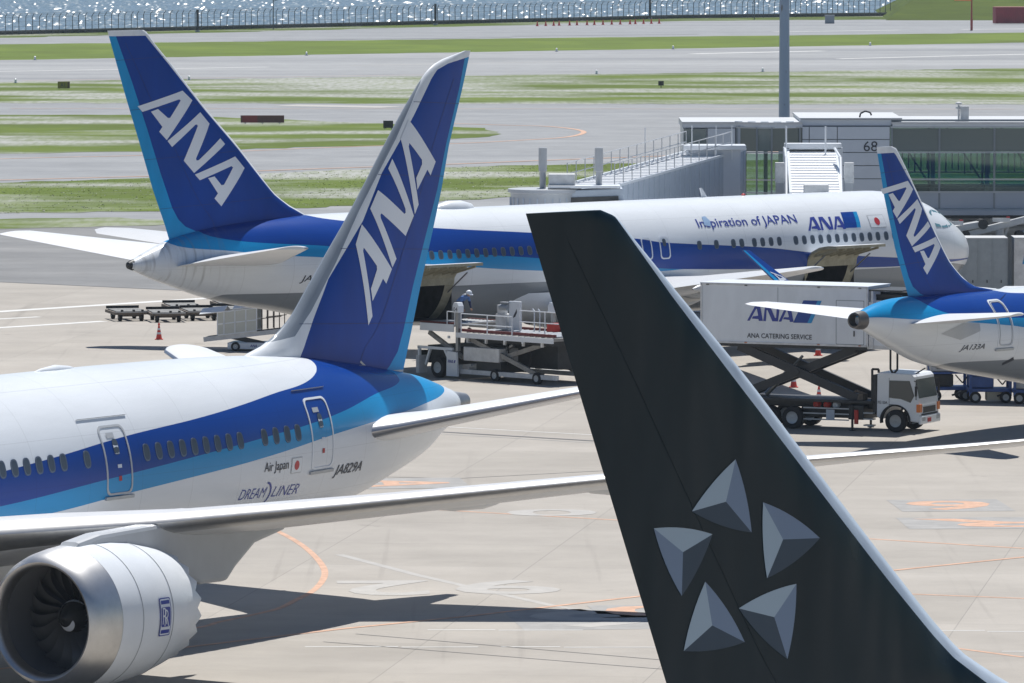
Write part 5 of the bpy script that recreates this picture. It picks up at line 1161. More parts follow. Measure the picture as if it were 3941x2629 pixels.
for s in (-1, 1):
    b = MB(); arc2 = [(.60 * math.cos(R(a)), .47 + .60 * math.sin(R(a))) for a in range(-10, 191, 10)]; arc3 = [(.66 * math.cos(R(a)), .47 + .66 * math.sin(R(a))) for a in range(190, -11, -10)]
    b.prism(arc2 + arc3, lambda u, v, w: (u, s * 1.0 + w, v), -.12, .12); b.build('wheel_arch', black, cab_o)
b = MB(); b.box((1.04, 0, .92), (.05, 1.3, .24)); b.build('grille', dark_metal, cab_o)
b = MB(); b.box((1.06, 0, .52), (.12, 2.16, .34)); b.build('bumper', white, cab_o, bevel=.04)
b = MB(); b.box((1.135, -.2, .5), (.02, .36, .16)); b.build('number_plate', red_paint, cab_o)
b = MB(); b.box((1.05, 0, .735), (.05, 1.7, .05)); b.build('bumper_gap', black, cab_o)
V, F = text_mesh('FE10A', 1.0, bold=.01); V = fit(V, .42, .12); decal('lettering', V, F, lambda u, v: (-.76 + u, -1.087, 1.14 + v), text_dark, cab_o)
b = MB(); b.path([(.75, -.7, 2.38), (1.15, -.72, 2.62)], .03); b.build('wiper_arm', dark_metal, cab_o)
b = MB(); b.box((-.95, 0, 1.5), (.16, 1.9, 1.6)); b.build('rear_guard', dark_metal, T)
b = MB(); b.path([(-1.08, -.9, 1.0), (-1.08, -.9, 2.52), (-.8, -.9, 2.52), (-.8, -.9, 2.38)], .05); b.build('exhaust_stack', dark_metal, T)
b = MB(); b.box((-1.75, -.6, 1.35), (.5, .5, .3)); b.path([(-1.5, -.7, 1.5), (-1.8, -.8, 1.62), (-2.1, -.7, 1.4)], .05); b.build('pump_unit', rust, T)
b = MB()
for s in (-1, 1): b.box((-4.5, s * .42, 1.0), (7.2, .12, .26))
b.box((-4.6, 0, 1.18), (7.2, 2.1, .10)); b.build('chassis', dark_metal, T)
b = MB(); b.box((-3.1, 0, .72), (2.2, 1.2, .5)); b.box((-1.75, -.2, .75), (.7, 1.6, .6)); b.build('tank_box', dark_metal, T, bevel=.04)
for z_ in (.42, .66, .88):
    b = MB(); b.box((-3.05, -1.0, z_), (2.0, .04, .05)); b.build('guard_rail', galv, T)
b = MB(); b.box((-2.85, -1.03, .62), (.36, .03, .42)); b.build('side_plate', light_grey_metal, T)
b = MB()
for z_ in (.25, .5, .75): b.box((-1.15, -1.0, z_), (.42, .3, .05))
b.build('step', galv, T)
b = MB(); b.tube((-1.72, -1.02, .28), (-1.72, -1.02, .85), .09); b.build('extinguisher', cone_red, T, smooth=True)
for x in (-1.9, -7.4):
    for s in (-1, 1): b = MB(); b.tube((x, s * 1.0, .02), (x, s * 1.0, 1.0), .05); b.tube((x, s * 1.0, 0), (x, s * 1.0, .04), .14); b.build('jack_leg', dark_metal, T)
for x, m_ in ((-3.6, cone_red), (-3.15, cone_red), (-2.75, letter_white)):
    b = MB(); b.lathe([(0, .16), (.15, .15), (.22, .10), (.24, .02)], (x, -.55, 1.0), (0, -1, 0), 16); b.build('stored_reel', m_, T, smooth=True)
for s in (-1, 1):
    b = MB(); b.beam((-7.0, s * .78, 3.30), (-1.75, s * .78, 1.30), .16, .36); b.build('scissor_arm', mat('scissor_paint', (.035, .037, .042), .5, noise=.3, nscale=3), T)
    b = MB(); b.beam((-7.0, s * .58, 1.30), (-1.95, s * .58, 3.28), .16, .34); b.build('scissor_arm', mat('scissor_paint', (.035, .037, .042), .5), T)
b = MB(); b.tube((-6.1, 0, 1.3), (-5.2, 0, 2.2), .11); b.tube((-5.2, 0, 2.2), (-4.5, 0, 2.9), .06); b.build('lift_cylinder', steel, T)
b = MB(); b.tube((-4.4, -.9, 2.3), (-4.4, .9, 2.3), .12); b.build('pivot_shaft', dark_metal, T)
b = MB(); b.box((-4.6, 0, 3.36), (7.0, 2.2, .14)); b.build('box_underframe', dark_metal, T)
b = MB(); b.box((-4.83, 0, 4.64), (7.34, 2.4, 2.42)); bx = b.build('cargo_box', mat('box_white', (.74, .775, .81), .42, noise=.10, nscale=1.1, stretch=(1, 1, .35)), T, bevel=.03)
for z_ in (3.47, 5.80):
    for x_ in (-8.2, -6.5, -3.3, -1.5): b = MB(); b.box((x_, -1.215, z_), (.12, .03, .05)); b.build('marker_lamp', orange_lamp if z_ < 4 else dark_metal, bx)
b = MB()
for u in (-8.48, -1.18): b.box((u, -1.2, 4.64), (.08, .06, 2.44))
for z_ in (3.46, 5.82): b.box((-4.83, -1.2, z_), (7.3, .06, .08))
b.build('box_trim', white_old, bx)
b = MB(); b.box((-4.83, 0, 5.865), (7.4, 2.46, .03)); b.build('box_roof', white, bx)
Pd = rrect(-2.55, -1.32, 3.5, 5.3, .04); n_ = len(Pd)
b = MB(); b.add([(x, -1.206, z_) for x, z_ in Pd] + [(-1.935 + (x + 1.935) * .965, -1.206, 4.4 + (z_ - 4.4) * .975) for x, z_ in Pd], [(i, (i + 1) % n_, n_ + (i + 1) % n_, n_ + i) for i in range(n_)]); b.build('side_door', mull_m, bx)
b = MB(); b.box((-5.1, -1.206, 5.1), (.012, .01, 1.3)); b.build('panel_seam', mull_m, bx)
b = MB(); b.box((-1.75, -1.215, 3.95), (.05, .03, .22)); b.build('door_handle', dark_metal, bx)
letters([[(p[0] * 2.05, p[1] * 2.05 / .30 * .19 * 1.55) for p in L] for L in UNIT], lambda u, v: (-6.45 + u, -1.212, 4.36 + v), text_blue, bx, None)
for a, c, m_ in ((0, .62, dark_blue), (.62, .80, light_blue)):
    V, F = polys_mesh([[(a, 0), (c, 0), (c + .45, .92), (a + .45, .92)]]); decal('stripe_mark', V, F, lambda u, v: (-4.42 + u, -1.212, 4.33 + v), m_, bx)
V, F = text_mesh('ANA CATERING SERVICE', 1.0, bold=.014); V = fit(V, 2.85, .2); decal('lettering', V, F, lambda u, v: (-6.45 + u, -1.212, 3.66 + v), text_dark, bx)
b = MB(); b.box((-.45, 0, 3.42), (1.5, 2.3, .16)); b.build('front_platform', white_old, T)
b = MB(); b.box((-.45, 0, 5.72), (1.5, 2.3, .06)); b.box((-.5, -.8, 5.5), (1.3, .08, .1)); b.box((-.5, .3, 5.5), (1.3, .3, .16)); b.box((-.5, -.4, 5.35), (1.2, .1, .14)); b.build('platform_canopy', dark_metal, T)
b = MB(); b.box((-1.02, -1.12, 4.3), (.18, .16, 1.9)); b.box((-1.0, -1.0, 4.6), (.1, .3, 2.2)); b.build('guide_post', white_old, T)
b = MB(); b.box((-.35, -1.12, 4.25), (1.3, .05, 1.65)); b.build('platform_panel', white, T)
b = MB(); b.path([(-.25, -1.0, 3.36), (-.25, -1.0, 2.55), (-.12, -1.0, 2.35), (0.05, -1.0, 2.55), (.05, -1.0, 3.36)], .045, 8); b.build('rubber_loop', black, T)

# ================================================================ container loader at the aft hold
K = empty('container_loader', (-3.13, 307.33, .012), R(-46.4367), 'white scissor container loader numbered 04 at the open rear hold', 'cargo loader')
frame_m = mat('loader_frame', (.30, .29, .27), .6, noise=.35, nscale=3); deck_red = mat('deck_red', (.13, .022, .022), .6, noise=.2)
b = MB(); b.box((1.25, 0, 2.38), (2.3, 3.0, .10), 0); b.build('bridge_deck', frame_m, K)
for s in (-1, 1):
    b = MB(); b.box((1.25, s * 1.52, 2.26), (2.2, .06, .34)); b.build('bridge_side', white, K)
    b = MB(); b.box((1.25, s * 1.42, 2.47), (2.3, .14, .08)); b.build('side_guide', deck_red, K)
for i in range(9):
    b = MB(); b.tube((.3 + i * .24, -1.25, 2.44), (.3 + i * .24, 1.25, 2.44), .045, n=8); b.build('roller', steel, K)
b = MB(); b.box((5.7, 0, 2.02), (6.2, 3.0, .12)); b.build('main_deck', frame_m, K)
for s in (-1, 1):
    b = MB(); b.box((5.7, s * 1.56, 1.98), (6.2, .10, .22)); b.build('deck_edge', white, K)
    b = MB(); b.box((5.7, s * 1.40, 2.2), (6.2, .14, .12)); b.build('side_guide', deck_red, K)
for i in range(16):
    b = MB(); b.tube((2.9 + i * .37, -1.2, 2.12), (2.9 + i * .37, 1.2, 2.12), .05, n=8); b.build('roller', galv, K)
for s in (-1, 1):
    for (p_, q_) in (((2.9, s * 1.25, 1.9), (7.4, s * 1.25, .45)), ((3.0, s * 1.1, .45), (8.2, s * 1.1, 1.9)), ((.4, s * 1.2, 2.0), (2.6, s * 1.2, .95))):
        b = MB(); b.beam(p_, q_, .12, .20); b.build('scissor_arm', frame_m, K)
    b = MB(); b.box((5.6, s * 1.3, .34), (6.4, .22, .2)); b.build('base_beam', white_old, K)
    wheel(K, 1.35, s * 1.45, .46, .46, .30, galv); wheel(K, 4.9, s * 1.35, .27, .27, .2); wheel(K, 7.6, s * 1.35, .27, .27, .2)
    b = MB(); b.box((1.15, s * 1.5, 1.32), (2.3, .12, .12)); b.box((.08, s * 1.5, .85), (.12, .12, 1.05)); b.beam((.5, s * 1.5, .55), (.8, s * 1.5, 1.28), .1); b.beam((2.1, s * 1.5, .75), (1.75, s * 1.5, 1.28), .1); b.build('front_portal', white, K)
    b = MB(); b.box((0.05, s * 1.35, .55), (.2, .5, .8)); b.build('front_step', white_old, K)
b = MB(); b.box((1.2, 0, 1.0), (2.0, 2.2, .8)); b.build('engine_bay', dark_metal, K)
b = MB(); b.prism([(2.02, .12), (2.75, .12), (2.68, 1.2), (2.05, 1.25)], lambda u, v, w: (u, -1.62 + w, v), -.05, .05); pn = b.build('side_panel', white, K)
letters([[(p[0] * .36, p[1] * .44) for p in L] for L in UNIT], lambda u, v: (2.12 + u, -1.68, .72 + v), text_blue, pn, None)
V, F = polys_mesh([[(0, 0), (.07, 0), (.12, .13), (.05, .13)]]); decal('stripe_mark', V, F, lambda u, v: (2.52 + u, -1.68, .72 + v), text_blue, pn)
b = MB(); b.box((4.0, -.6, 1.15), (2.3, 1.6, .62)); b.build('power_unit', white_old, K, bevel=.03)
b = MB(); b.box((4.4, -.6, .62), (1.6, 1.4, .5)); b.build('battery_box', dark_metal, K)
b = MB(); b.box((5.4, .5, 1.15), (4.6, 1.4, 1.1)); b.build('hydraulic_pack', dark_metal, K)
b = MB(); b.box((5.6, 0, 1.82), (5.6, 2.4, .22)); b.build('deck_underframe', dark_metal, K)
for i in range(5):
    b = MB(); b.box((3.2 + i * 1.2, -1.45, 1.80), (.10, .10, .26)); b.build('deck_bracket', white_old, K)
for x in (3.4, 5.2, 6.6):
    b = MB(); b.path([(x, -1.0, 1.8), (x + .25, -1.05, 1.25), (x + .1, -1.0, .7)], .035); b.build('hydraulic_hose', black, K)
b = MB(); b.tube((3.4, -.9, .55), (5.6, -.9, 1.65), .09); b.build('lift_cylinder', steel, K)
b = MB(); b.box((6.0, 1.2, 2.35), (.5, .4, .4)); b.build('winch_cover', cone_red, K)
b = MB(); b.box((.02, -1.2, .95), (.16, .5, .4)); b.path([(-.1, -1.4, .7), (-.1, -1.4, 1.3), (-.1, -1.0, 1.3)], .03); b.build('front_lamp_guard', dark_metal, K)
for x in (2.1, 5.75, 6.9):
    b = MB(); b.box((x, -1.58, 1.86), (.09, .09, .12)); b.build('edge_stop', white, K)
for (x, y) in ((2.62, -1.5), (5.7, 1.45)):
    b = MB(); b.box((x, y, 2.2), (.16, .16, 1.9)); b.build('mast', steel, K)
    b = MB(); b.prism([(-.19, 0), (.19, 0), (.19, .30), (.10, .46), (-.10, .46), (-.19, .30)], lambda u, v, w: (x + u, y + w, 2.98 + v), -.17, .17); hd = b.build('mast_head', white, K, bevel=.02)
    if y < 0: V, F = text_mesh('04', 1.0); V = fit(V, .26, .18); decal('lettering', V, F, lambda u, v: (x - .13 + u, y - .176, 3.04 + v), text_dark, hd)
b = MB(); b.box((4.55, .2, 2.85), (.75, .12, 1.3)); pc = b.build('console_panel', white, K, bevel=.03)
V, F = polys_mesh([[(-.05, 0), (.1, .05), (.22, .25), (.2, .42), (.12, .28), (.0, .12)]]); decal('swirl_mark', V, F, lambda u, v: (4.5 + u, .136, 2.75 + v), text_dark, pc)
b = MB(); b.box((3.75, .35, 2.55), (.7, .6, .7)); b.box((3.6, .3, 3.1), (.3, .4, .4)); b.build('control_unit', white_old, K, bevel=.03)
b = MB(); b.tube((3.7, .1, 3.2), (4.2, .1, 3.2), .14); b.box((4.0, .1, 3.42), (.5, .2, .06)); b.build('work_light', galv, K)
def rails(pts, zs, m=None):
    b = MB()
    for x, y, z0, z1 in pts: b.tube((x, y, z0), (x, y, z1), .028, n=6)
    for z_ in zs: 
        for (x0, y0, a0, t0), (x1, y1, a1, t1) in zip(pts[:-1], pts[1:]): b.tube((x0, y0, z_), (x1, y1, z_), .026, n=6)
    b.build('handrail', m or white, K)
rails([(2.9, -1.58, 2.0, 2.95), (4.6, -1.58, 2.0, 2.95), (6.2, -1.58, 2.0, 2.95)], (2.95, 2.5))
rails([(6.0, -.9, 2.1, 3.2), (7.6, -.9, 2.1, 3.2), (8.7, -.9, 2.1, 3.2)], (3.2, 2.7)); rails([(1.9, -1.5, 2.4, 3.0), (2.4, -1.5, 2.4, 3.0)], (3.0, 2.6))
for x in (5.05, 5.4): 
    b = MB(); b.path([(x, .9, 2.1), (x, .9, 3.05), (x - .12, .9, 3.15)], .03); b.build('lever', letter_white, K)

# the bending loader hand
def person(root, J, radii, mats):
    pass
Pn = empty('person', K.matrix_world @ Vector((0, 0, 0)), 0, 'person in blue overalls and white helmet bending over on the loader bridge', 'person')
Pn.location = Vector((-3.13, 307.33, .012)) + Matrix.Rotation(R(-46.4367), 3, 'Z') @ Vector((1.55, -.35, 2.43)); Pn.rotation_euler = (0, 0, R(-46.4367))
def skin(name, verts, edges, rad, m, parent, root=0):
    me = bpy.data.meshes.new(name); me.from_pydata(verts, edges, []); o = bpy.data.objects.new(name, me); col.objects.link(o); o.parent = parent
    sk = o.modifiers.new('skin', 'SKIN'); sl = me.skin_vertices[0].data
    for i, r_ in enumerate(rad): sl[i].radius = (r_, r_) if not isinstance(r_, tuple) else r_; sl[i].use_root = (i == root)
    s2 = o.modifiers.new('sub', 'SUBSURF'); s2.levels = 2; s2.render_levels = 2; sk.use_smooth_shade = True
    me.materials.append(m); return o
hip = (-.10, 0, .92)
V = [hip, (.06, 0, 1.05), (.27, 0, 1.15), (.38, 0, 1.20), (.45, 0, 1.24),            # spine to neck
     (.32, .19, 1.15), (.34, .24, .92), (.45, .20, .73), (.49, .18, .67),             # left arm
     (.32, -.19, 1.15), (.28, -.25, .91), (.38, -.22, .72), (.42, -.20, .66),         # right arm
     (-.10, .10, .86), (.06, .11, .50), (-.12, .11, .10), (.06, .12, .05),             # left leg
     (-.12, -.10, .86), (-.08, -.12, .48), (-.26, -.12, .10), (-.08, -.13, .05)]       # right leg
E_ = [(0, 1), (1, 2), (2, 3), (3, 4), (2, 5), (5, 6), (6, 7), (7, 8), (2, 9), (9, 10), (10, 11), (11, 12), (0, 13), (13, 14), (14, 15), (15, 16), (0, 17), (17, 18), (18, 19), (19, 20)]
rd = [(.16, .14), (.15, .13), (.17, .14), (.08, .08), (.055, .055), .075, .06, .045, .04, .075, .06, .045, .04, .11, .075, .055, .05, .11, .075, .055, .05]
body_m = bpy.data.materials.new('overalls'); body_m.use_nodes = True; n, l = nodes_of(body_m); p = n['Principled BSDF']; p.inputs['Roughness'].default_value = .85
tc = n.new('ShaderNodeTexCoord'); sp = n.new('ShaderNodeSeparateXYZ'); l.new(tc.outputs['Object'], sp.inputs[0]); g_ = n.new('ShaderNodeMath'); g_.operation = 'GREATER_THAN'; g_.inputs[1].default_value = .97; l.new(sp.outputs[2], g_.inputs[0])
mx = n.new('ShaderNodeMix'); mx.data_type = 'RGBA'; l.new(g_.outputs[0], mx.inputs[0]); mx.inputs[6].default_value = (.018, .03, .09, 1); mx.inputs[7].default_value = (.10, .20, .46, 1); l.new(mx.outputs[2], p.inputs['Base Color'])
skin('body', V, E_, rd, body_m, Pn)
skinm = mat('skin_tone', (.42, .26, .18), .6)
hd = skin('head', [(.47, 0, 1.25), (.56, 0, 1.29), (.61, 0, 1.28)], [(0, 1), (1, 2)], [.06, .10, .085], skinm, Pn)
b = MB(); b.lathe([(-.02, .145), (.0, .150), (.06, .14), (.12, .10), (.15, .04), (.155, .005)], (.55, 0, 1.34), (.25, 0, 1), 20); b.prism([(.0, 0), (.16, 0), (.15, .02), (.0, .03)], lambda u, v, w: (.64 + u * .6, w, 1.30 + v - u * .25), -.10, .10); b.build('helmet', letter_white, Pn, smooth=True)
b = MB(); b.prism([(.22, 1.28), (.40, 1.33), (.46, 1.27), (.28, 1.22)], lambda u, v, w: (u, w, v + .0), -.13, .13); b.build('white_collar', letter_white, Pn, bevel=.03)
for sx, bs in ((.49, (.49, .18, .67)), (.42, (.42, -.20, .66))):
    for k in range(5):
        dy = (k - 2) * .02; L_ = (.055, .085, .09, .085, .07)[k]; a = (-.5 if k == 0 else 0); p0 = Vector(bs) + Vector((.02, dy, -.02))
        p1 = p0 + Vector((.5 * L_, a * .06, -.8 * L_)); p2 = p1 + Vector((-.3 * L_, 0, -.5 * L_)); b = MB(); b.tube(p0, p1, .011, .010, 6); b.tube(p1, p2, .010, .008, 6); b.build('finger', skinm, Pn, smooth=True)
for bs in ((.02, .12, .045), (-.12, -.13, .045)):
    b = MB(); b.prism(rrect(-.10, .16, -.045, .05, .03), lambda u, v, w: (bs[0] + u, bs[1] + w, bs[2] + v), -.05, .05); b.build('shoe', black, Pn, bevel=.02)

# ================================================================ empty dollies
def dolly(x, y, rz, label):
    d = empty('container_dolly', (x, y, .012), rz, label, 'dolly', 'empty container dollies parked in a train')
    b = MB(); b.box((0, 0, .40), (1.75, .10, .12)); 
    for s in (-1, 1): b.box((s * .85, 0, .40), (.1, 2.6, .14))
    b.box((0, 1.2, .4), (1.7, .1, .14)); b.box((0, -1.2, .4), (1.7, .1, .14)); b.box((0, 0, .30), (.3, 2.2, .1)); b.box((0, .9, .28), (1.3, .12, .12)); b.box((0, -.9, .28), (1.3, .12, .12)); b.build('frame', rust, d)
    for i in range(7): 
        b = MB(); b.tube((-.8, -1.1 + i * .36, .48), (.8, -1.1 + i * .36, .48), .045, n=8); b.build('roller', mat('worn_roller', (.10, .105, .11), .55, metal=.5, noise=.3), d)
    b = MB(); b.box((0, 1.28, .58), (1.7, .05, .14)); b.build('end_stop', dark_metal, d)
    b = MB(); b.box((0, -1.28, .47), (1.7, .05, .08)); b.build('end_stop', steel, d)
    for q_ in (-.5, .1, .55): b = MB(); b.box((q_, -1.26, .54), (.12, .1, .1)); b.build('lock_pin', dark_metal, d)
    for sx in (-.55, .55):
        for sy in (-1, 1):
            w_ = MB(); w_.lathe([(-.09, .13), (-.09, .21), (-.06, .235), (.06, .235), (.09, .21), (.09, .13)], (sx, sy * .98, .235), (1, 0, 0), 18, 0); w_.lathe([(-.07, .01), (-.07, .135), (.07, .135), (.07, .01)], (sx, sy * .98, .235), (1, 0, 0), 14, 1); w_.build('wheel', [black, galv], d, smooth=True)
    b = MB(); b.beam((.8, 0, .4), (1.5, 0, .22), .07); b.build('tow_bar', dark_metal, d)
    return d
dl = [(-19.6, 346.4, R(14), 'empty container dolly at the open end of the train, away from the belt loader'), (-17.6, 345.5, R(10), 'empty container dolly second from the open end of the front train'),
      (-15.9, 346.8, R(12), 'empty container dolly in the front train beside the belt loader'), (-14.4, 348.2, R(12), 'empty container dolly nearest the belt loader canopy'),
      (-17.0, 351.0, R(12), 'empty container dolly in the rear row behind the front train'), (-14.6, 353.4, R(12), 'empty container dolly in the rear row behind the belt loader')]
for x, y, a, lb in dl: dolly(x, y, a, lb)

# ================================================================ belt loader with glazed canopy
Q_ = empty('belt_loader', (-12.6, 323.4, .012), R(-10), 'white belt loader with glazed side screens and slanting conveyor', 'belt loader')
b = MB(); b.beam((-2.0, -.5, .52), (2.4, -.5, 1.05), .10, .22); b.beam((-2.0, .5, .52), (2.4, .5, 1.05), .10, .22); b.build('conveyor_rail', white_old, Q_)
b = MB(); b.beam((-1.9, 0, .62), (2.3, 0, 1.14), .9, .06); b.build('belt', black, Q_)
b = MB(); b.box((.4, 0, .25), (2.4, 1.5, .32)); cb = b.build('chassis', white, Q_, bevel=.04)
V, F = text_mesh('ANA', 1.0, shear=.25, bold=.02); V = fit(V, .34, .13); decal('lettering', V, F, lambda u, v: (.3 + u, -.756, .2 + v), text_blue, cb)
b = MB(); b.beam((-.9, -.4, .72), (.9, -.4, .35), .12, .22); b.build('lift_arm', dark_metal, Q_)
for x in (-.4, 1.3):
    for s in (-1, 1): wheel(Q_, x, s * .7, .22, .22, .16)
def scr(u, v): return (-1.3 + u, -.62, .74 + u * .125 + v)
for sd in (-1, 1):
    def fr(u0, v0, u1, v1, w=.05):
        p0, p1 = scr(u0, v0), scr(u1, v1); b = MB(); b.beam((p0[0], sd * .62, p0[2]), (p1[0], sd * .62, p1[2]), .05, w); b.build('screen_frame', white, Q_)
    for v in (0, .52, 1.08): fr(0, v, 1.9, v)
    for u in (0, .32, .85, 1.38, 1.9): fr(u, 0, u, 1.08)
    for u0, u1 in ((.03, .29), (.35, .82), (.88, 1.35), (1.41, 1.87)):
        for v0, v1 in ((.03, .49), (.55, 1.05)):
            b = MB(); b.add([(p[0], sd * .62, p[2]) for p in (scr(u0, v0), scr(u1, v0), scr(u1, v1), scr(u0, v1))] + [(p[0], sd * .635, p[2]) for p in (scr(u0, v0), scr(u1, v0), scr(u1, v1), scr(u0, v1))], [(0, 1, 2, 3), (4, 5, 6, 7), (0, 1, 5, 4), (1, 2, 6, 5), (2, 3, 7, 6), (3, 0, 4, 7)]); b.build('screen_pane', mat('milky_screen', (.52, .53, .48), .4), Q_)
    for u in (2.15, 2.45, 2.75, 3.0): 
        b = MB(); p0, p1 = scr(u, 0), scr(u, 1.0); b.beam((p0[0], sd * .6, p0[2]), (p1[0], sd * .6, p1[2]), .04); b.build('rail_post', rust, Q_)
    b = MB(); p0, p1 = scr(2.1, .55), scr(3.1, .55); b.beam((p0[0], sd * .6, p0[2]), (p1[0], sd * .6, p1[2]), .04); b.build('side_rail', rust, Q_)
for u0, u1, dz in ((-.85, .35, .0), (.75, 1.9, .06)):
    b = MB(); A_, B_ = scr(u0, 1.12 + dz), scr(u1, 1.12 + dz); b.add([(A_[0], -.75, A_[2]), (B_[0], -.75, B_[2]), (B_[0], 0, B_[2] + .22), (A_[0], 0, A_[2] + .22), (B_[0], .75, B_[2]), (A_[0], .75, A_[2])], [(0, 1, 2, 3), (3, 2, 4, 5)]); o = b.build('canopy_roof', white, Q_); md = o.modifiers.new('s', 'SOLIDIFY'); md.thickness = .04

# ================================================================ equipment beyond the nose and under the pier
def trailer(x, y, w, h, dpt, z0, label, m, panels=5, group=None, rz=0):
    t = empty('box_trailer', (x, y, .012), rz, label, 'trailer', group)
    b = MB(); b.box((0, 0, z0 + h / 2), (w, dpt, h)); b.build('box', m, t, bevel=.03)
    for i in range(panels + 1): b = MB(); b.box((-w / 2 + w * i / panels, -dpt / 2 - .01, z0 + h / 2), (.05, .05, h)); b.build('side_rib', m, t)
    b = MB(); b.box((0, 0, z0 + h + .02), (w + .06, dpt + .06, .05)); b.build('roof', roof_m, t)
    b = MB(); b.box((0, 0, z0 - .12), (w, dpt * .6, .2)); b.build('chassis', dark_metal, t)
    for sx in (-.35, .35):
        for s in (-1, 1): wheel(t, sx * w, s * dpt * .42, .4, .4, .25)
    for i in range(panels): b = MB(); b.box((-w / 2 + w * (i + .6) / panels, -dpt / 2 - .03, z0 + h * .32), (.05, .04, .14)); b.build('latch', dark_metal, t)
    return t
trailer(23.3, 346.2, 3.6, 3.2, 2.2, 1.0, 'long grey ribbed box trailer just beyond the airliner nose', mat('trailer_grey', (.30, .34, .37), .5, noise=.1))
t2 = trailer(27.0, 346.4, 3.0, 3.1, 2.2, 1.1, 'white box trailer with a blue slanted mark beside the grey trailer', white_old, 1)
V, F = polys_mesh([[(-1.1, 2.9), (-.75, 2.9), (-.5, 3.65), (-.95, 3.65)]]); decal('stripe_mark', V, F, lambda u, v: (u, -1.12, v), light_blue, t2)
def boom(x, y, label, rz, tilt):
    t = empty('folded_belt_loader', (x, y, .012), rz, label, 'belt loader', 'grey belt loaders stored under the pier')
    b = MB(); b.box((0, 0, .55), (2.6, 1.3, .6)); b.build('chassis', grey_paint, t, bevel=.05)
    b = MB(); b.beam((-1.6, 0, 4.2), (1.7, 0, 4.2 + tilt), .8, .34); b.build('boom', grey_paint, t, bevel=.05)
    b = MB(); b.tube((1.7, -.45, 4.2 + tilt), (1.7, .45, 4.2 + tilt), .26, n=16); b.build('end_roller', dark_metal, t)
    b = MB(); b.tube((-1.6, -.42, 4.2), (-1.6, .42, 4.2), .22, n=16); b.build('end_roller', dark_metal, t)
    b = MB(); b.beam((-.8, 0, .8), (.6, 0, 4.2 + tilt * .6), .12); b.beam((.8, 0, .8), (-.6, 0, 4.1), .12); b.build('lift_arm', steel, t)
    b = MB(); b.box((.2, -.5, 4.55 + tilt * .5), (.9, .1, .2)); b.build('side_guard', white_old, t)
    b = MB(); b.box((.55, -.46, 4.66 + tilt * .5), (.18, .06, .12)); b.build('lamp', flag_red, t)
    for sx in (-.9, .9):
        for s in (-1, 1): wheel(t, sx, s * .6, .3, .3, .2)
boom(22.4, 349.0, 'grey belt loader boom slanting down behind the airliner nose', R(6), .55); boom(24.9, 349.2, 'grey belt loader with level boom under the middle of the glass corridor', R(-5), .85); boom(27.6, 349.0, 'grey belt loader stored behind the white trailer', R(4), .7)
# white vehicle with a glazed front
Vn = empty('airport_van', (25.2, 321.5, .012), R(4), 'white airport minibus with rounded roof beyond the small airliner', 'van')
vp = [(-2.5, .4), (-2.5, 1.6), (-2.2, 2.9), (-1.8, 3.12), (2.6, 3.15), (2.8, 3.0), (2.8, .4)]
b = MB(); b.prism(vp, lambda u, v, w: (u, w, v), -1.05, 1.05); vb = b.build('body', white, Vn, bevel=.14)
b = MB(); b.prism([(-2.52, 1.65), (-2.24, 2.78), (-2.20, 2.78), (-2.48, 1.65)], lambda u, v, w: (u - .01, w, v), -.9, .9); b.build('windscreen', glass_dark, vb)
for s in (-1, 1):
    for u0 in (-2.0, -.6, .8):
        b = MB(); b.prism([(u0, 1.75), (u0, 2.75), (u0 + 1.2, 2.75), (u0 + 1.2, 1.75)], lambda u, v, w: (u, s * 1.058 + w, v), -.01, .01); b.build('side_window', glass_dark, vb)
    for sx in (-1.5, 1.6): wheel(Vn, sx, s * .9, .36, .36, .24)
b = MB(); b.tube((0.2, -.6, 3.15), (.2, -.6, 3.3), .12); b.build('beacon', orange_lamp, vb)

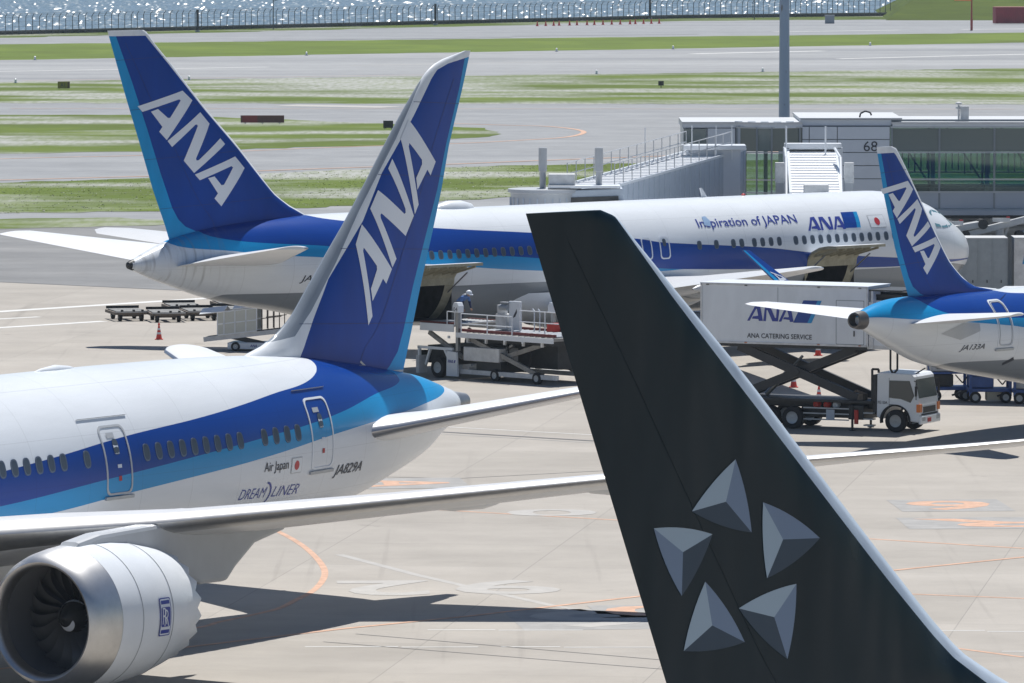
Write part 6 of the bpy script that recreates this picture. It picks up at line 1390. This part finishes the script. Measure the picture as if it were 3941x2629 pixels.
# blue ground carts under the small airliner's tail
def bcart(x, y, rz, label, variant):
    t = empty('service_cart', (x, y, .012), rz, label, 'cart', 'blue service carts under the small airliner')
    b = MB(); b.box((0, 0, .55), (1.9, 1.2, .14)); b.build('chassis', blue_steel, t, bevel=.02)
    for sx in (-.85, .85):
        for s in (-1, 1): b = MB(); b.box((sx, s * .55, .75), (.12, .1, .9)); b.build('post', blue_steel, t)
    b = MB(); b.box((0, 0, 1.22), (1.9, 1.2, .08)); b.build('top_deck', blue_steel, t)
    b = MB(); b.box((-.35, .05, .90), (1.0, 1.0, .5)); b.build('lower_cabinet', [dark_metal, blue_steel, grey_paint][variant], t, bevel=.03)
    b = MB(); b.path([(.2, -.58, 1.15), (.5, -.66, .8), (.75, -.6, 1.1)], .03); b.build('hanging_hose', black, t)
    if variant == 0:
        b = MB(); b.box((-.3, 0, 1.75), (1.1, 1.0, .95)); b.build('machine_body', grey_paint, t, bevel=.05); b = MB(); b.box((-.3, -.52, 1.6), (.6, .04, .4)); b.build('vent_grille', dark_metal, t); b = MB(); b.box((-.3, 0, 2.26), (.9, .9, .06)); b.build('lid', white, t)
        b = MB(); b.path([(-.9, -.5, 1.2), (-1.1, -.6, 2.0), (-1.1, -.6, 2.7)], .03); b.box((-1.1, -.6, 2.72), (.26, .1, .08)); b.build('lamp_post', blue_steel, t)
    elif variant == 1:
        b = MB(); b.prism([(-.9, 1.26), (.4, 1.26), (.1, 1.75), (-.1, 1.7)], lambda u, v, w: (u, w, v), -.55, -.4); b.build('tarpaulin', cone_red, t); b = MB(); b.box((.1, .1, 1.7), (1.5, .8, .8)); b.build('machine_body', grey_paint, t, bevel=.05)
        b = MB(); b.box((.2, -.1, .32), (.7, .7, .44)); b.build('drum_box', mat('pale_canvas', (.45, .42, .34), .8), t)
    else:
        b = MB(); b.lathe([(-.5, .36), (-.5, .42), (.5, .42), (.5, .36)], (.2, -.1, 1.7), (0, 1, 0), 20); b.build('hose_reel', blue_steel, t, smooth=True); b = MB(); b.box((-.5, 0, 1.6), (.5, .9, .7)); b.build('machine_body', blue_steel, t, bevel=.04)
    for sx in (-.65, .65):
        for s in (-1, 1): wheel(t, sx, s * .55, .25, .25, .16)
    b = MB(); b.beam((-.95, 0, .5), (-1.6, 0, .3), .08); b.build('tow_bar', dark_metal, t)
bcart(18.7, 291.6, R(8), 'blue service cart carrying a grey machine, just ahead of the catering truck cab', 0)
bcart(20.4, 290.6, R(2), 'blue service cart with a red cover beside the grey machine', 1); bcart(22.3, 290.0, R(-4), 'blue service cart with a hose reel under the small airliner belly', 2)

# ================================================================ far field: fence, signs, mound, containers
Fn = empty('wire_fence', (0, 1117, 0), 0, 'long wire fence with bent post tops along the water', 'fence'); inv = Matrix.Translation((0, -1117, 0))
fence_m = mat('fence_steel', (.10, .115, .13), .7)
b = MB(); b.tube((0, 0, 0), (0, 0, 2.7), .06, n=6); b.tube((0, 0, 2.7), (.32, -.2, 3.2), .05, n=6); pm = b.mesh('post', fence_m)
fp = [(-100, 994), (-76.8, 1022.5), (28.8, 1152.7), (66, 1175)]; seg = []
for a, c in zip(fp[:-1], fp[1:]):
    a = Vector(a); c = Vector(c); k = int(abs(c.x - a.x) / .92)
    for i in range(k): seg.append(a + (c - a) * (i / k))
for q in seg:
    o = bpy.data.objects.new('post', pm); col.objects.link(o); o.parent = Fn; o.location = (q.x, q.y - 1117 - 1.5, random.uniform(-.12, .0)); o.rotation_euler = (random.uniform(-.03, .03), random.uniform(-.03, .03), random.uniform(-.3, .3))
for z_ in (.5, 1.2, 1.9, 2.6, 2.9, 3.15):
    b = MB()
    for a, c in zip(fp[:-1], fp[1:]): b.tube((a[0], a[1] - 1118.5, z_), (c[0], c[1] - 1118.5, z_), .018, n=4)
    b.build('wire', fence_m, Fn)
def marker(name, label, cat, x, y, parts, group=None):
    t = empty(name, (x, y, 0.02), 0, label, cat, group)
    for nm, b, m in parts: b.build(nm, m, t)
    return t
for x, y, lb in ((-48.12, 1044, 'thick dark post in the wire fence nearest the thin lamp pole'), (-12.3, 1095, 'thick dark post in the middle of the wire fence'), (23.16, 1145, 'thick dark post in the wire fence nearest the grassy mound')):
    b = MB(); b.box((0, 0, 1.7), (.38, .38, 3.4)); c = MB(); c.box((0, 0, .1), (.7, .7, .24)); marker('gate_post', lb, 'post', x, y, [('shaft', b, mat('dark_post', (.03, .04, .05), .7)), ('footing', c, galv)], 'thick posts along the fence')
b = MB(); b.tube((0, 0, 0), (0, 0, 7.5), .09, .06); c = MB(); c.beam((0, 0, 4.4), (1.6, 0, 4.9), .14, .1); c.box((1.7, 0, 4.95), (.5, .25, .16)); marker('lamp_pole', 'thin dark lamp pole standing at the wire fence', 'lamp', -37.1, 1060, [('pole', b, fence_m), ('lamp_arm', c, fence_m)])
b = MB(); b.tube((0, 0, 0), (0, 0, 6), .08, .06); c = MB(); c.box((0, 0, 5.7), (.5, .3, .4)); marker('lamp_pole', 'thin pole by the fence left of the rusty mast', 'lamp', 40.5, 1140, [('pole', b, fence_m), ('lamp_head', c, fence_m)])
# grassy mound
b = MB(); b.add([(62, 1135, -.2), (260, 1128, -.2), (260, 1240, -.2), (66, 1240, -.2), (72.5, 1160, 6.5), (88, 1163, 9), (260, 1160, 9), (260, 1200, 9), (80, 1205, 8)], [(0, 1, 6, 5, 4), (1, 2, 7, 6), (2, 3, 8, 7), (3, 0, 4, 8), (4, 5, 6, 7, 8)]); mo = b.build('grass_mound', grass_mat('mound_grass', 0.0, 57.0, .75)); tag(mo, kind='structure')
# red container
rc = empty('shipping_container', (82.2, 1106, 0), R(8), 'red corrugated container at the foot of the grassy mound', 'container'); b = MB(); b.box((0, 0, 1.4), (8.2, 2.4, 2.6)); b.build('body', mat('container_red', (.36, .035, .05), .6, noise=.25, nscale=.6), rc, bevel=.04)
for i in range(22): b = MB(); b.box((-3.95 + i * .376, -1.23, 1.4), (.16, .08, 2.4)); b.build('rib', mat('container_red', (.36, .035, .05), .6), rc)
b = MB(); b.box((0, 0, 2.73), (8.3, 2.5, .06)); b.build('roof', mat('container_roof', (.55, .22, .22), .6), rc)
# red mast with windsock
wm_ = empty('windsock_mast', (71.0, 1053.8, 0), 0, 'red painted mast with an orange windsock beside the runway', 'windsock')
b = MB(); b.tube((0, 0, 0), (0, 0, 7), .16, .08); b.build('pole', mat('mast_red', (.40, .06, .05), .6), wm_); b = MB(); b.box((0, 0, .9), (.35, .35, 1.8)); b.build('base_box', mat('mast_red', (.40, .06, .05), .6), wm_)
b = MB(); b.lathe([(0, .35), (2.6, .15)], (-.1, 0, 4.9), (-1, 0, -.05), 14); b.build('windsock', orange_lamp, wm_)
# taxiway signs and boxes
b = MB(); b.box((0, 0, .42), (4.06, .3, .68)); s_ = marker('taxiway_sign', 'long low red-brown taxiway sign in the grass island', 'sign', -23.3, 636.2, [('sign_board', b, mat('sign_brown', (.13, .055, .05), .6, noise=.2))])
b = MB(); b.box((-1.15, -.16, .42), (1.4, .02, .64)); b.build('sign_face', mat('sign_red', (.22, .03, .03), .5), s_)
for x in (-1.6, 0, 1.6): b = MB(); b.box((x, 0, .05), (.12, .2, .14)); b.build('leg', galv, s_)
b = MB(); b.box((0, 0, .46), (1.3, .5, .74)); s_ = marker('taxiway_sign', 'small yellow taxiway sign beyond the tail of the far airliner', 'sign', -49.0, 745.3, [('sign_board', b, mat('sign_rust', (.17, .11, .06), .7))]); b = MB(); b.box((-.1, -.26, .47), (1.05, .02, .66)); b.build('sign_face', mat('sign_yellow', (.30, .27, .03), .6), s_)
V, F = text_mesh('A1', 1.0); V = fit(V, .5, .4); decal('lettering', V, F, lambda u, v: (-.35 + u, -.275, .28 + v), text_dark, s_)
b = MB(); b.box((0, 0, .42), (.9, .3, .66)); c = MB(); c.box((-.3, 0, .05), (.1, .2, .14)); c.box((.3, 0, .05), (.1, .2, .14)); marker('taxiway_sign', 'dark back of a square taxiway sign in the grass island', 'sign', -11.3, 622, [('sign_board', b, dark_metal), ('leg', c, galv)])
b = MB(); b.box((0, 0, .5), (.6, .3, .5)); c = MB(); c.tube((0, 0, 0), (0, 0, .3), .05); marker('taxiway_sign', 'small dark square marker in the flowering grass', 'sign', 16.4, 750.2, [('sign_board', b, dark_metal), ('leg', c, dark_metal)])
b = MB(); b.box((0, 0, .65), (1.5, .8, 1.3)); c = MB(); c.box((0, 0, 1.33), (1.6, .9, .08)); marker('equipment_cabinet', 'grey cabinet at the shore beside the grassy mound', 'cabinet', 51.6, 1108, [('body', b, mat('cabinet_grey', (.28, .32, .36), .6)), ('lid', c, galv)])
for i, (x, y) in enumerate([(-61, 872), (-46, 884), (-27, 896), (6, 917), (22, 931), (50, 952), (-56, 769), (-37, 781), (10, 806), (30, 816)]):
    b = MB(); b.lathe([(0, .12), (.1, .14), (.3, .12), (.42, .14), (.5, .02)], (0, 0, 0), (0, 0, 1), 10); c = MB(); c.box((0, 0, .02), (.5, .5, .04)); marker('runway_light', 'small white lamp at the edge of the runway grass', 'runway light', x, y, [('lamp', b, white), ('plate', c, galv)], 'lamps along the runway edge')
for i in range(16):
    x = 3.8 + i * 1.36 + random.uniform(-.4, .4); y = 1087 + i * 1.35; b = MB(); b.lathe([(0, .3), (.04, .3), (.05, .2), (.75, .06), (.78, .01)], (0, 0, 0), (0, 0, 1), 8); o = b.build('traffic_cone', cone_red); o.location = (x, y, .01); tag(o, 'small red cone in the row beside the far runway edge', 'traffic cone', 'row of cones beyond the runway')

# ================================================================ air: faint sea haze over the whole airfield
hz = bpy.data.materials.new('sea_haze'); hz.use_nodes = True; n, l = nodes_of(hz); n.remove(n['Principled BSDF']); pv = n.new('ShaderNodeVolumePrincipled')
pv.inputs['Color'].default_value = (.72, .86, 1.0, 1); pv.inputs['Density'].default_value = 0.00007; pv.inputs['Anisotropy'].default_value = 0.2; l.new(pv.outputs[0], n['Material Output'].inputs['Volume'])
b = MB(); b.box((0, 7900, 12.5), (19000, 17000, 36)); hb = b.build('haze', hz); tag(hb, kind='stuff')
